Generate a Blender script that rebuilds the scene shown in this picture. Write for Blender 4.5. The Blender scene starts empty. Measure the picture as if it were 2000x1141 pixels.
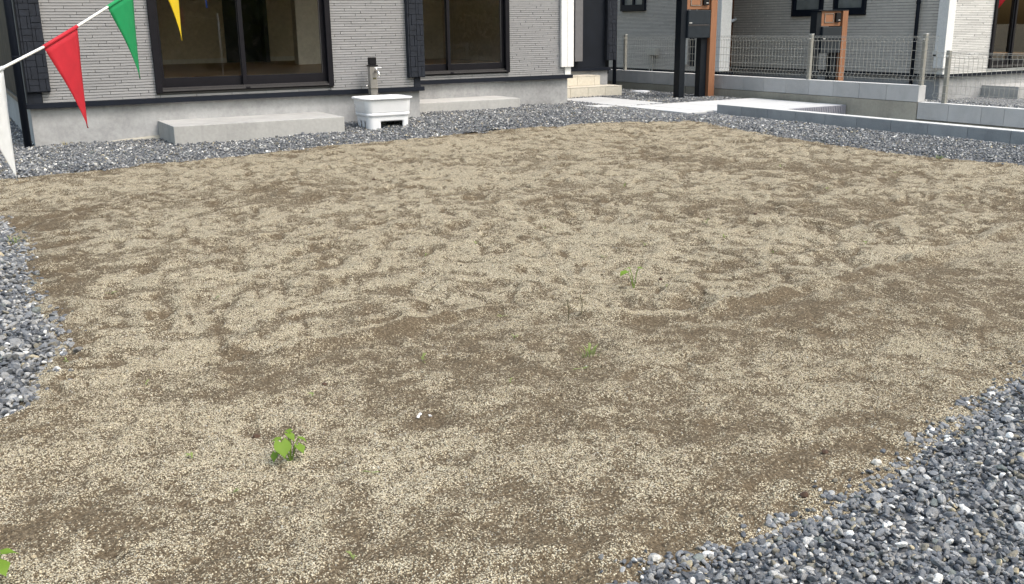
import bpy, bmesh, math, random
import numpy as np
from mathutils import Vector, Matrix, Euler

random.seed(7)
rng = np.random.default_rng(11)
scn = bpy.context.scene
col = scn.collection
R = math.radians

# ------------------------------------------------------------------ camera
F, CX, CY = 1866.0, 1000.0, 570.5            # focal length and centre in photo pixels (2000 x 1141)
YAW, PITCH, ROLL, HC = R(29.96), R(15.49), R(0.71), 1.0
fwd = np.array([math.sin(YAW) * math.cos(PITCH), math.cos(YAW) * math.cos(PITCH), -math.sin(PITCH)])
_r = np.array([math.cos(YAW), -math.sin(YAW), 0.0]); _d = np.cross(fwd, _r)
cr = math.cos(ROLL) * _r + math.sin(ROLL) * _d
cd = -math.sin(ROLL) * _r + math.cos(ROLL) * _d
camd = bpy.data.cameras.new('camera'); cam = bpy.data.objects.new('camera', camd); col.objects.link(cam)
camd.sensor_width = 36.0; camd.sensor_fit = 'HORIZONTAL'; camd.lens = 36.0 * F / 2000.0
camd.clip_start = 0.05; camd.clip_end = 1500
cam.matrix_world = Matrix(((cr[0], -cd[0], -fwd[0], 0), (cr[1], -cd[1], -fwd[1], 0), (cr[2], -cd[2], -fwd[2], HC), (0, 0, 0, 1)))
scn.camera = cam

# ------------------------------------------------------------------ sky, sun, exposure
SUN_EL, SUN_AZ = R(56), R(147)               # azimuth from +Y towards +X
w = bpy.data.worlds.new('World'); scn.world = w; w.use_nodes = True
nt = w.node_tree; nt.nodes.clear()
sky = nt.nodes.new('ShaderNodeTexSky'); sky.sky_type = 'NISHITA'; sky.sun_disc = False
sky.sun_elevation = SUN_EL; sky.sun_rotation = SUN_AZ
sky.air_density = 2.2; sky.dust_density = 5.0; sky.ozone_density = 1.4
bg = nt.nodes.new('ShaderNodeBackground'); bg.inputs[1].default_value = 0.15
wo = nt.nodes.new('ShaderNodeOutputWorld')
nt.links.new(sky.outputs[0], bg.inputs[0]); nt.links.new(bg.outputs[0], wo.inputs[0])
sl = bpy.data.lights.new('sun', 'SUN'); sl.energy = 1.05; sl.angle = R(20); sl.color = (0.985, 0.99, 1.0)
sun = bpy.data.objects.new('sun', sl); col.objects.link(sun)
tos = Vector((math.sin(SUN_AZ) * math.cos(SUN_EL), math.cos(SUN_AZ) * math.cos(SUN_EL), math.sin(SUN_EL)))
sun.rotation_euler = tos.to_track_quat('Z', 'Y').to_euler(); sun.location = tos * 60
scn.view_settings.view_transform = 'Standard'; scn.view_settings.look = 'None'
scn.view_settings.exposure = 0.88; scn.view_settings.gamma = 1.0
try: scn.view_settings.use_curve_mapping = False
except Exception: pass
scn.cycles.max_bounces = 6; scn.cycles.transparent_max_bounces = 12
scn.cycles.use_denoising = True

# ------------------------------------------------------------------ small maths
def ray(x, y): return (x - CX) * cr + (y - CY) * cd + F * fwd
def onz(x, y, z=0.0):
    d = ray(x, y); return np.array([0, 0, HC]) + d * ((z - HC) / d[2])
def atd(x, y, depth): return np.array([0, 0, HC]) + ray(x, y) / F * depth

def _fade(t): return t * t * t * (t * (t * 6 - 15) + 10)
_perm = rng.permutation(4096); _ang = rng.uniform(0, 2 * np.pi, 4096)
def perlin(x, y, f, seed=0):
    x = np.asarray(x) * f + seed * 37.31; y = np.asarray(y) * f + seed * 91.7
    xi = np.floor(x).astype(int); yi = np.floor(y).astype(int); xf = x - xi; yf = y - yi
    def g(ix, iy, dx, dy):
        a = _ang[_perm[(_perm[ix & 4095] + iy) & 4095]]; return np.cos(a) * dx + np.sin(a) * dy
    u, v = _fade(xf), _fade(yf)
    a = g(xi, yi, xf, yf) * (1 - u) + g(xi + 1, yi, xf - 1, yf) * u
    b = g(xi, yi + 1, xf, yf - 1) * (1 - u) + g(xi + 1, yi + 1, xf - 1, yf - 1) * u
    return (a * (1 - v) + b * v) * 1.5
def fbm(x, y, f, n=3, seed=0):
    return sum(perlin(x, y, f * 2 ** i, seed + i) * 0.5 ** i for i in range(n))
def inpoly(x, y, P):
    x = np.asarray(x); y = np.asarray(y); r = np.zeros(x.shape, bool)
    for i in range(len(P)):
        x0, y0 = P[i]; x1, y1 = P[i - 1]
        if y0 == y1: continue
        r ^= ((y0 > y) != (y1 > y)) & (x < (x1 - x0) * (y - y0) / (y1 - y0) + x0)
    return r
def distpoly(x, y, P, closed=True):
    d = np.full(np.shape(x), 1e9)
    for i in range(0 if closed else 1, len(P)):
        x0, y0 = P[i]; x1, y1 = P[i - 1]; ex, ey = x1 - x0, y1 - y0
        t = np.clip(((x - x0) * ex + (y - y0) * ey) / (ex * ex + ey * ey + 1e-12), 0, 1)
        d = np.minimum(d, np.hypot(x - x0 - t * ex, y - y0 - t * ey))
    return d
def sstep(a, b, t): t = np.clip((t - a) / (b - a), 0, 1); return t * t * (3 - 2 * t)

# ------------------------------------------------------------------ materials
def mat(name, base=(.5, .5, .5), rough=.7, metal=0.0, spec=0.3):
    m = bpy.data.materials.new(name); m.use_nodes = True
    b = m.node_tree.nodes['Principled BSDF']
    b.inputs['Base Color'].default_value = (*base, 1); b.inputs['Roughness'].default_value = rough
    b.inputs['Metallic'].default_value = metal; b.inputs['Specular IOR Level'].default_value = spec
    return m, m.node_tree, b
def N(t, kind, **kw):
    n = t.nodes.new(kind)
    for k, v in kw.items():
        if k.startswith('i_'):
            key = k[2:]; key = int(key) if key.isdigit() else key.replace('_', ' ')
            n.inputs[key].default_value = v
        else: setattr(n, k, v)
    return n
def ramp(t, src, stops):
    r = t.nodes.new('ShaderNodeValToRGB'); e = r.color_ramp.elements
    while len(e) < len(stops): e.new(0.5)
    for el, (p, c) in zip(e, stops):
        el.position = p; el.color = (*c, 1) if len(c) == 3 else c
    t.links.new(src, r.inputs[0]); return r.outputs[0]
def mix(t, fac, a, b, mode='MIX'):
    n = t.nodes.new('ShaderNodeMix'); n.data_type = 'RGBA'; n.blend_type = mode
    for s, v in ((n.inputs[0], fac), (n.inputs[6], a), (n.inputs[7], b)):
        if hasattr(v, 'node'): t.links.new(v, s)
        elif isinstance(v, (int, float)): s.default_value = v
        else: s.default_value = (*v, 1)
    return n.outputs[2]
def mathn(t, op, a, b=0.0, clamp=False):
    n = t.nodes.new('ShaderNodeMath'); n.operation = op; n.use_clamp = clamp
    for s, v in ((n.inputs[0], a), (n.inputs[1], b)):
        if hasattr(v, 'node'): t.links.new(v, s)
        else: s.default_value = v
    return n.outputs[0]
def coords(t, kind='Object', scale=(1, 1, 1)):
    c = t.nodes.new('ShaderNodeTexCoord'); m = t.nodes.new('ShaderNodeMapping'); m.inputs['Scale'].default_value = scale
    t.links.new(c.outputs[kind], m.inputs['Vector']); return m.outputs[0]
def noise(t, v, scale, detail=4, rough=.55):
    n = N(t, 'ShaderNodeTexNoise', i_Scale=scale, i_Detail=detail, i_Roughness=rough); t.links.new(v, n.inputs['Vector']); return n.outputs[0]
def worldpos(t):
    g = t.nodes.new('ShaderNodeNewGeometry'); return g.outputs['Position']
def bump(t, b, h, strength=.4, dist=.004):
    n = N(t, 'ShaderNodeBump', i_Strength=strength, i_Distance=dist); t.links.new(h, n.inputs['Height']); t.links.new(n.outputs[0], b.inputs['Normal'])

def concrete(name, c, var=.12, rough=.85, stain=.5, scale=3.0, bumpd=.002):
    m, t, b = mat(name, c, rough, spec=.25); v = worldpos(t)
    n1 = noise(t, v, scale, 6, .62); n2 = noise(t, v, scale * 14, 4, .6); n3 = noise(t, v, 260, 2, .5)
    dk = tuple(x * (1 - var * 2.2) for x in c); lt = tuple(min(1, x * (1 + var)) for x in c)
    base = ramp(t, n1, [(.3, dk), (.52, c), (.75, lt)])
    base = mix(t, .35, base, ramp(t, n2, [(.3, dk), (.7, lt)]))
    mp = N(t, 'ShaderNodeMapping'); mp.inputs['Scale'].default_value = (7, 7, .9); t.links.new(v, mp.inputs['Vector'])
    st = noise(t, mp.outputs[0], 1.3, 5, .7)
    base = mix(t, mathn(t, 'MULTIPLY', ramp(t, st, [(.52, (0, 0, 0)), (.72, (1, 1, 1))]), stain * .5), base, tuple(x * .62 for x in c))
    oi = N(t, 'ShaderNodeObjectInfo'); base = mix(t, .10, base, ramp(t, oi.outputs['Random'], [(0, (.12, .12, .12)), (1, (.75, .75, .76))]))
    t.links.new(base, b.inputs['Base Color'])
    bump(t, b, mathn(t, 'ADD', mathn(t, 'MULTIPLY', n2, .7), mathn(t, 'MULTIPLY', n3, .5)), .5, bumpd)
    return m
def island(name, c, var=.16, rough=.8, streak=(3, 3, 60), sat=0.0):
    m, t, b = mat(name, c, rough, spec=.25)
    g = t.nodes.new('ShaderNodeNewGeometry')
    base = ramp(t, g.outputs['Random Per Island'], [(0, tuple(x * (1 - var) for x in c)), (.5, c), (1, tuple(min(1, x * (1 + var * .7)) for x in c))])
    mp = N(t, 'ShaderNodeMapping'); mp.inputs['Scale'].default_value = streak; t.links.new(g.outputs['Position'], mp.inputs['Vector'])
    n = noise(t, mp.outputs[0], 3.5, 5, .7)
    base = mix(t, .55, base, mix(t, 1.0, base, ramp(t, n, [(.25, (.6, .6, .6)), (.75, (1.25, 1.25, 1.25))]), 'MULTIPLY'))
    t.links.new(base, b.inputs['Base Color']); bump(t, b, n, .4, .003)
    return m
def plain(name, c, rough=.5, metal=0.0, spec=.4, nv=.08, ns=18, bs=.12):
    m, t, b = mat(name, c, rough, metal, spec); v = worldpos(t)
    n = noise(t, v, ns, 4, .6)
    t.links.new(mix(t, 1.0, c, ramp(t, n, [(.25, (1 - nv * 2,) * 3), (.75, (1 + nv,) * 3)]), 'MULTIPLY'), b.inputs['Base Color'])
    t.links.new(ramp(t, n, [(.2, (max(0, rough - .12),) * 3), (.8, (min(1, rough + .12),) * 3)]), b.inputs['Roughness'])
    bump(t, b, n, bs, .001)
    return m

M = {}
M['foundation'] = concrete('foundation_concrete', (.375, .38, .39), .20, stain=.9, scale=2.2)
M['step'] = concrete('step_concrete', (.41, .41, .405), .13, stain=.9, scale=2.4)
M['slab'] = concrete('slab_concrete', (.53, .54, .55), .09, stain=.3, scale=2)
M['block'] = concrete('block_concrete', (.43, .435, .44), .08, stain=.35, scale=6)
M['kerb'] = concrete('kerb_block_concrete', (.325, .34, .36), .13, stain=.45, scale=6)
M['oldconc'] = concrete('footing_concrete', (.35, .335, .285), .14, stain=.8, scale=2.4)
M['mortar'] = concrete('mortar_cap', (.60, .605, .60), .06, stain=.2, scale=9)  # kerb top's sky brightness put into the colour; wall tops share it
M['paving'] = concrete('driveway_concrete', (.40, .40, .39), .08)
M['flash'] = plain('navy_metal_flashing', (.007, .010, .018), .55, .0, .18)
M['navy'] = plain('navy_wall_panel', (.009, .012, .019), .6, 0, .2, nv=.15, ns=6)
M['siding'] = island('grey_ledge_siding', (.318, .319, .329), .07)
M['backing'] = plain('dark_joint_backing', (.115, .115, .118), .9)
M['joint2'] = plain('grey_joint_backing', (.09, .088, .085), .9)
M['darktile'] = plain('slate_blue_tile', (.021, .025, .035), .7, 0, .2, nv=.2, ns=25, bs=.5)
M['tilegap'] = plain('tile_joint', (.02, .022, .03), .9)
M['whitetrim'] = plain('white_corner_siding', (.76, .76, .75), .75, 0, .25, nv=.07, ns=40, bs=.6)
M['frame'] = plain('dark_brown_aluminium', (.007, .0065, .010), .5, .0, .2)
M['track'] = plain('window_track_metal', (.06, .057, .06), .45, .2, .4)
M['h2side'] = island('grey_brick_siding', (.60, .565, .52), .06, streak=(3, 3, 40))
M['h2left'] = island('grey_ledge_siding_neighbour', (.52, .49, .46), .08)
M['h2front'] = island('white_ledge_siding', (.64, .635, .62), .12)
M['upper'] = plain('plain_wall_paint', (.45, .44, .44), .8)
M['jamb'] = plain('grey_porch_jamb', (.15, .15, .16), .8)
M['roof'] = plain('roof_sheet', (.03, .03, .035), .6)
M['intwall'] = plain('interior_wall_paper', (.72, .65, .54), .9, 0, .2)
M['intwhite'] = plain('interior_white_trim', (.78, .77, .73), .7, 0, .3)
M['intdark'] = plain('interior_dark_door', (.02, .025, .04), .5)
M['white_plastic'] = plain('white_plastic', (.78, .80, .84), .35, 0, .5, nv=.03, ns=9, bs=.05)
M['black'] = plain('black_plastic', (.008, .008, .010), .5, 0, .2)
M['chrome'] = plain('chrome', (.62, .60, .58), .18, 1.0, .5)
M['tapstone'] = plain('beige_tap_post', (.29, .275, .255), .4, .35, .4)
M['wire'] = plain('galvanised_wire', (.36, .36, .335), .5, .2, .4)
M['post'] = plain('grey_fence_post', (.27, .265, .24), .5, .1, .4)
M['ink'] = plain('dark_navy_post', (.005, .008, .013), .5, 0, .25)
M['mailbox'] = plain('slate_mailbox', (.014, .020, .028), .4, .0, .35)
M['boxgrey'] = plain('grey_utility_plastic', (.42, .41, .38), .5)
M['boxwhite'] = plain('white_outlet_plastic', (.62, .62, .60), .45)
M['ribbed'] = concrete('ribbed_riser', (.27, .27, .31), .1)
M['beige'] = None
m, t, b = mat('beige_porch_tile', (.62, .56, .45), .6, spec=.35); v = worldpos(t); n = noise(t, v, 30, 5, .65); oi = N(t, 'ShaderNodeObjectInfo')
bc = ramp(t, n, [(.3, (.50, .465, .39)), (.7, (.65, .61, .525))]); bc = mix(t, .25, bc, ramp(t, oi.outputs['Random'], [(0, (.5, .46, .39)), (1, (.72, .68, .60))]))
t.links.new(bc, b.inputs['Base Color']); bump(t, b, n, .3, .002); M['beige'] = m
m, t, b = mat('grout', (.25, .235, .21), .9); v = worldpos(t); t.links.new(ramp(t, noise(t, v, 60), [(.3, (.2, .19, .17)), (.7, (.3, .28, .25))]), b.inputs['Base Color']); M['grout'] = m

def woodlike(name, a, c, scale=(30, 30, 1.2), rough=.5):
    m, t, b = mat(name, a, rough, spec=.35); v = worldpos(t)
    mp = N(t, 'ShaderNodeMapping'); mp.inputs['Scale'].default_value = scale; t.links.new(v, mp.inputs['Vector'])
    n = noise(t, mp.outputs[0], 4, 6, .65)
    t.links.new(ramp(t, n, [(.3, a), (.7, c)]), b.inputs['Base Color']); bump(t, b, n, .15, .001); return m
M['orange'] = woodlike('orange_brown_wood_post', (.22, .10, .052), (.29, .135, .072))
M['door2'] = woodlike('brown_entrance_door', (.11, .045, .022), (.15, .062, .032))
M['floor'] = woodlike('oak_floor', (.26, .16, .08), (.36, .23, .12), (1.2, 18, 1))

def glass(name, tint=(.95, .93, .89)):
    m = bpy.data.materials.new(name); m.use_nodes = True; t = m.node_tree; t.nodes.clear()
    o = N(t, 'ShaderNodeOutputMaterial'); mx = N(t, 'ShaderNodeMixShader'); tr = N(t, 'ShaderNodeBsdfTransparent'); gl = N(t, 'ShaderNodeBsdfGlossy', i_Roughness=.0)
    tr.inputs[0].default_value = (*tint, 1); gl.inputs[0].default_value = (1, 1, 1, 1)
    fr = N(t, 'ShaderNodeFresnel', i_IOR=1.5); v = worldpos(t)
    bp = N(t, 'ShaderNodeBump', i_Strength=.02, i_Distance=.01); t.links.new(noise(t, v, 1.5, 1), bp.inputs['Height'])
    t.links.new(bp.outputs[0], gl.inputs['Normal'])
    f2 = mathn(t, 'MULTIPLY', fr.outputs[0], 1.7, True)
    t.links.new(f2, mx.inputs[0]); t.links.new(tr.outputs[0], mx.inputs[1]); t.links.new(gl.outputs[0], mx.inputs[2]); t.links.new(mx.outputs[0], o.inputs[0]); return m
M['glass'] = glass('window_glass')

def cloth(name, c):
    m = bpy.data.materials.new(name); m.use_nodes = True; t = m.node_tree; b = t.nodes['Principled BSDF']; o = t.nodes['Material Output']
    v = worldpos(t); n = noise(t, v, 25, 3); cc = mix(t, 1.0, c, ramp(t, n, [(.2, (.9,) * 3), (.8, (1.06,) * 3)]), 'MULTIPLY')
    t.links.new(cc, b.inputs['Base Color']); b.inputs['Roughness'].default_value = .6; b.inputs['Specular IOR Level'].default_value = .3
    tl = N(t, 'ShaderNodeBsdfTranslucent'); t.links.new(cc, tl.inputs[0]); mx = N(t, 'ShaderNodeMixShader'); mx.inputs[0].default_value = .35
    t.links.new(b.outputs[0], mx.inputs[1]); t.links.new(tl.outputs[0], mx.inputs[2]); t.links.new(mx.outputs[0], o.inputs[0]); bump(t, b, noise(t, v, 900, 1), .1, .0005)
    return m
M['leaf'] = cloth('young_leaf', (.16, .27, .03))
M['leaf2'] = cloth('pale_seedling_leaf', (.26, .33, .11))
M['stem'] = plain('weed_stem', (.09, .08, .04), .7)
M['dry'] = cloth('dry_grass', (.42, .36, .16))
M['bushleaf'] = cloth('bush_leaf', (.055, .07, .018))
M['paper'] = plain('white_scrap', (.7, .7, .72), .5)
M['clod'] = plain('dark_soil_clod', (.075, .045, .03), .95, nv=.3, ns=90, bs=.8)

# soil: pale dry grains over darker damp fines; the 'damp' attribute says how bare the fines lie
m, t, b = mat('sandy_soil', (.3, .25, .17), .95, spec=.15); v = worldpos(t)
at = N(t, 'ShaderNodeAttribute', attribute_name='damp')
vo = N(t, 'ShaderNodeTexVoronoi', i_Scale=270.0, i_Randomness=1.0); t.links.new(v, vo.inputs['Vector'])
sp = N(t, 'ShaderNodeSeparateColor'); t.links.new(vo.outputs['Color'], sp.inputs[0])
n1 = noise(t, v, 22, 5, .7); n2 = noise(t, v, 150, 3, .65)
grain = ramp(t, sp.outputs[0], [(0, (.40, .345, .24)), (.3, (.55, .487, .35)), (.7, (.68, .615, .465)), (1, (.78, .72, .58))])
fines = ramp(t, n2, [(.30, (.048, .036, .023)), (.5, (.108, .083, .054)), (.72, (.23, .187, .13))])
n4 = noise(t, v, 75, 3, .7)
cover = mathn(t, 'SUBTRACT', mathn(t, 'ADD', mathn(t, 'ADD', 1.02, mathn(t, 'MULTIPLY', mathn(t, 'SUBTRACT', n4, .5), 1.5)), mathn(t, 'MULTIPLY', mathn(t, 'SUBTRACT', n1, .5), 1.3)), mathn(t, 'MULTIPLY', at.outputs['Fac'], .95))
isg = mathn(t, 'MULTIPLY', mathn(t, 'SUBTRACT', cover, sp.outputs[1]), 4.0, True)
edge = mathn(t, 'SUBTRACT', 1.0, mathn(t, 'MULTIPLY', mathn(t, 'SUBTRACT', vo.outputs['Distance'], .42), 4.0, True), True)
isg2 = mathn(t, 'MULTIPLY', isg, edge)
t.links.new(mix(t, isg2, fines, grain), b.inputs['Base Color'])
n3 = noise(t, v, 62, 4, .6)
hg = mathn(t, 'ADD', mathn(t, 'ADD', mathn(t, 'MULTIPLY', isg, mathn(t, 'SUBTRACT', .7, vo.outputs['Distance'])), mathn(t, 'MULTIPLY', n2, .8)), mathn(t, 'MULTIPLY', n3, 2.6))
bump(t, b, hg, 1.0, .005); M['soil'] = m

def stonemat(name, rough, nscale):
    m, t, b = mat(name, (.3, .3, .3), rough, spec=.35)
    a = N(t, 'ShaderNodeAttribute', attribute_name='col', attribute_type='INSTANCER'); oc = coords(t)
    n = noise(t, oc, nscale, 4, .7)
    t.links.new(mix(t, 1.0, a.outputs['Color'], ramp(t, n, [(.25, (.68,) * 3), (.5, (1,) * 3), (.8, (1.25,) * 3)]), 'MULTIPLY'), b.inputs['Base Color'])
    bump(t, b, n, .35, .05); return m
M['stone'] = stonemat('crushed_stone', .75, 2.2)
M['grain'] = stonemat('dry_soil_grain', .95, 1.0)
m, t, b = mat('gravel_bed', (.1, .1, .11), .9); v = worldpos(t); vo = N(t, 'ShaderNodeTexVoronoi', i_Scale=55.0); t.links.new(v, vo.inputs['Vector'])
sp = N(t, 'ShaderNodeSeparateColor'); t.links.new(vo.outputs['Color'], sp.inputs[0])
t.links.new(ramp(t, sp.outputs[0], [(0, (.05, .055, .065)), (.6, (.13, .14, .155)), (.85, (.24, .245, .25)), (1, (.5, .5, .5))]), b.inputs['Base Color'])
bump(t, b, mathn(t, 'SUBTRACT', 1.0, vo.outputs['Distance']), 1.0, .01); M['gravelbed'] = m
m, t, b = mat('earth', (.2, .17, .12), .95); v = worldpos(t); t.links.new(ramp(t, noise(t, v, .8, 8, .65), [(.3, (.14, .12, .085)), (.7, (.27, .235, .17))]), b.inputs['Base Color']); M['earth'] = m

# ------------------------------------------------------------------ object helpers
def link(o, parent=None):
    col.objects.link(o)
    if parent is not None:
        o.parent = parent; o.matrix_parent_inverse = Matrix.Translation(-Vector(ROOTLOC.get(parent.name, (0, 0, 0))))
    return o
ROOTLOC = {}
def tag(o, label=None, cat=None, group=None, kind=None):
    if label: o['label'] = label
    if cat: o['category'] = cat
    if group: o['group'] = group
    if kind: o['kind'] = kind
    return o
def thing(name, loc, label, cat, group=None):
    o = bpy.data.objects.new(name, None); o.empty_display_size = .1; o.location = loc; col.objects.link(o)
    ROOTLOC[o.name] = tuple(loc); return tag(o, label, cat, group)
class MB:
    def __init__(s): s.v = []; s.f = []
    def quadbox(s, c):            # 8 corners: bottom 4, top 4
        k = len(s.v); s.v += [tuple(p) for p in c]
        s.f += [[k + i for i in q] for q in ((3, 2, 1, 0), (4, 5, 6, 7), (0, 1, 5, 4), (1, 2, 6, 5), (2, 3, 7, 6), (3, 0, 4, 7))]; return s
    def box(s, x0, x1, y0, y1, z0, z1):
        return s.quadbox([(x0, y0, z0), (x1, y0, z0), (x1, y1, z0), (x0, y1, z0), (x0, y0, z1), (x1, y0, z1), (x1, y1, z1), (x0, y1, z1)])
    def tube(s, pts, r, n=6, caps=True):
        pts = [Vector(p) for p in pts]; rr = r if isinstance(r, (list, tuple)) else [r] * len(pts); k0 = len(s.v)
        for i, p in enumerate(pts):
            d = (pts[min(i + 1, len(pts) - 1)] - pts[max(i - 1, 0)]).normalized()
            a = d.orthogonal().normalized() if abs(d.z) > .9 else d.cross(Vector((0, 0, 1))).normalized(); c = d.cross(a)
            s.v += [tuple(p + (a * math.cos(2 * math.pi * j / n) + c * math.sin(2 * math.pi * j / n)) * rr[i]) for j in range(n)]
        for i in range(len(pts) - 1):
            for j in range(n):
                a, b = k0 + i * n + j, k0 + i * n + (j + 1) % n; s.f.append([a, b, b + n, a + n])
        if caps:
            s.f.append([k0 + j for j in range(n)][::-1]); s.f.append([k0 + (len(pts) - 1) * n + j for j in range(n)])
        return s
    def mesh(s, name, mt, bevel=0.0, smooth=False):
        me = bpy.data.meshes.new(name); me.from_pydata(s.v, [], s.f)
        bm = bmesh.new(); bm.from_mesh(me)
        bmesh.ops.recalc_face_normals(bm, faces=bm.faces)
        if bevel: bmesh.ops.bevel(bm, geom=bm.edges[:], offset=bevel, segments=2, profile=.6, affect='EDGES')
        bm.to_mesh(me); bm.free()
        if smooth: me.polygons.foreach_set('use_smooth', [True] * len(me.polygons))
        me.materials.append(mt); return me
    def obj(s, name, mt, parent=None, bevel=0.0, smooth=False, kind=None):
        o = bpy.data.objects.new(name, s.mesh(name, mt, bevel, smooth)); link(o, parent)
        if kind: o['kind'] = kind
        return o
_cache = {}
def piece(name, mt, dims, loc, parent, bevel=.004):
    """a box-shaped piece of its own, sharing its mesh with pieces of the same size"""
    key = (name, mt.name, tuple(round(d, 3) for d in dims), bevel)
    if key not in _cache:
        a, b_, c = [d / 2 for d in dims]; _cache[key] = MB().box(-a, a, -b_, b_, -c, c).mesh(name, mt, bevel)
    o = bpy.data.objects.new(name, _cache[key]); o.location = loc; return link(o, parent)
def grid_mesh(name, xs, ys, zf, mt, keep=None, attrs=None):
    X, Y = np.meshgrid(xs, ys); Z = zf(X, Y); nx, ny = len(xs), len(ys)
    V = np.stack([X, Y, Z], -1).reshape(-1, 3)
    i = np.arange(ny - 1)[:, None] * nx + np.arange(nx - 1)[None]; Q = np.stack([i, i + 1, i + nx + 1, i + nx], -1).reshape(-1, 4)
    A = {k: f(X, Y).reshape(-1) for k, f in (attrs or {}).items()}
    if keep is not None:
        kx = (X[:-1, :-1] + X[1:, 1:]) / 2; ky = (Y[:-1, :-1] + Y[1:, 1:]) / 2; Q = Q[keep(kx, ky).reshape(-1)]
        used = np.unique(Q); mp = np.zeros(len(V), int); mp[used] = np.arange(len(used)); V = V[used]; Q = mp[Q]; A = {k: a[used] for k, a in A.items()}
    me = bpy.data.meshes.new(name); me.vertices.add(len(V)); me.vertices.foreach_set('co', V.astype(np.float32).ravel())
    me.loops.add(Q.size); me.loops.foreach_set('vertex_index', Q.astype(np.int32).ravel())
    me.polygons.add(len(Q)); me.polygons.foreach_set('loop_start', np.arange(0, Q.size, 4, dtype=np.int32)); me.polygons.foreach_set('use_smooth', np.ones(len(Q), bool))
    me.update(calc_edges=True)
    for k, a in A.items():
        at = me.attributes.new(k, 'FLOAT', 'POINT'); at.data.foreach_set('value', a.astype(np.float32))
    me.materials.append(mt); o = bpy.data.objects.new(name, me); col.objects.link(o); return o

# ------------------------------------------------------------------ plan of the plot (metres; traced ground pixels)
P2 = lambda L: [tuple(onz(x, y)[:2]) for x, y in L]
back_edge = P2([(0, 349), (150, 335), (300, 321), (420, 308), (520, 299), (640, 283), (760, 275), (880, 263), (960, 255), (1060, 248), (1180, 240), (1260, 238), (1340, 236), (1390, 240), (1440, 252), (1500, 262), (1560, 272), (1640, 284), (1740, 298), (1840, 308), (1920, 316), (2000, 322)])
G_BACK = [(-4.5, 7.5)] + back_edge + [(6.75, 3.0), (6.9, 1.5), (7.66, 1.5), (7.66, 8.4), (9.57, 8.30), (9.57, 15.5), (-4.5, 15.5)]
left_edge = P2([(0, 420), (30, 460), (50, 500), (55, 540), (70, 580), (105, 625), (125, 660), (120, 690), (95, 720), (90, 750), (70, 785), (30, 810), (0, 822)])
G_LEFT = [(-4.5, 6.7), (-1.2, 6.6), (-.2, 6.35)] + left_edge + [(-.35, 2.62), (-1.2, 2.5), (-4.5, 2.6)]
right_edge = P2([(1205, 1141), (1230, 1120), (1290, 1100), (1370, 1080), (1440, 1050), (1540, 1020), (1620, 990), (1720, 930), (1800, 875), (1850, 830), (1900, 800), (1960, 755), (2000, 735)])
G_RIGHT = [(.55, .2), (.75, .9)] + right_edge + [(3.4, 1.62), (6.9, 1.5), (6.9, -2.5), (.5, -2.5)]
GRAVELS = [G_BACK, G_LEFT, G_RIGHT]
def gdist(x, y):                  # signed: positive inside gravel
    d = np.full(np.shape(x), -1e9)
    for P in GRAVELS:
        dd = distpoly(x, y, P); d = np.maximum(d, np.where(inpoly(x, y, P), dd, -dd))
    return d
def house_rise(x, y): return .045 * sstep(1.2, 4.0, x) * sstep(8.2, 9.3, y) * (1 - sstep(5.6, 7.2, x))
def h_gravel(x, y, d=None):
    if d is None: d = gdist(x, y)
    return -.004 + .026 * sstep(0, .16, d) + .010 * fbm(x, y, 2.2, 2, 40) + house_rise(x, y)
seam = P2([(560, 690), (650, 668), (760, 645), (880, 612), (960, 598), (1060, 600), (1180, 622), (1330, 622), (1460, 590), (1600, 552), (1800, 508), (2000, 440)])
dents = []                       # trampled marks: x, y, radius, stretch, angle, depth
_dr = random.Random(5)
for k in range(1500):
    x = _dr.uniform(-1.2, 7.4); y = _dr.uniform(1.2, 8.5)
    dents.append((x, y, _dr.uniform(.03, .085), _dr.uniform(1.2, 2.8), _dr.uniform(0, math.pi), _dr.uniform(.003, .012)))
def dentfield(x, y):
    hz = np.zeros(np.shape(x)); dk = np.zeros(np.shape(x)); xf = x[0, :]; yf = y[:, 0]
    for (a, b, r, s, an, dp) in dents:
        R_ = r * s * 2.4; i0, i1 = np.searchsorted(xf, (a - R_, a + R_)); j0, j1 = np.searchsorted(yf, (b - R_, b + R_))
        if i1 <= i0 or j1 <= j0: continue
        X = x[j0:j1, i0:i1] - a; Y = y[j0:j1, i0:i1] - b; ca, sa = math.cos(an), math.sin(an)
        u = (X * ca + Y * sa) / (r * s); q = (-X * sa + Y * ca + .35 * r * u * u) / r; d2 = u * u + q * q
        hz[j0:j1, i0:i1] += dp * (-np.exp(-d2 * 1.6) + .55 * np.exp(-((np.sqrt(d2) - 1.25) ** 2) * 9))
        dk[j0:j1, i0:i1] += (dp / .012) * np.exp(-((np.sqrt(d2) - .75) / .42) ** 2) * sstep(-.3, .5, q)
    return hz, dk
_fieldcache = {}
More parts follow.
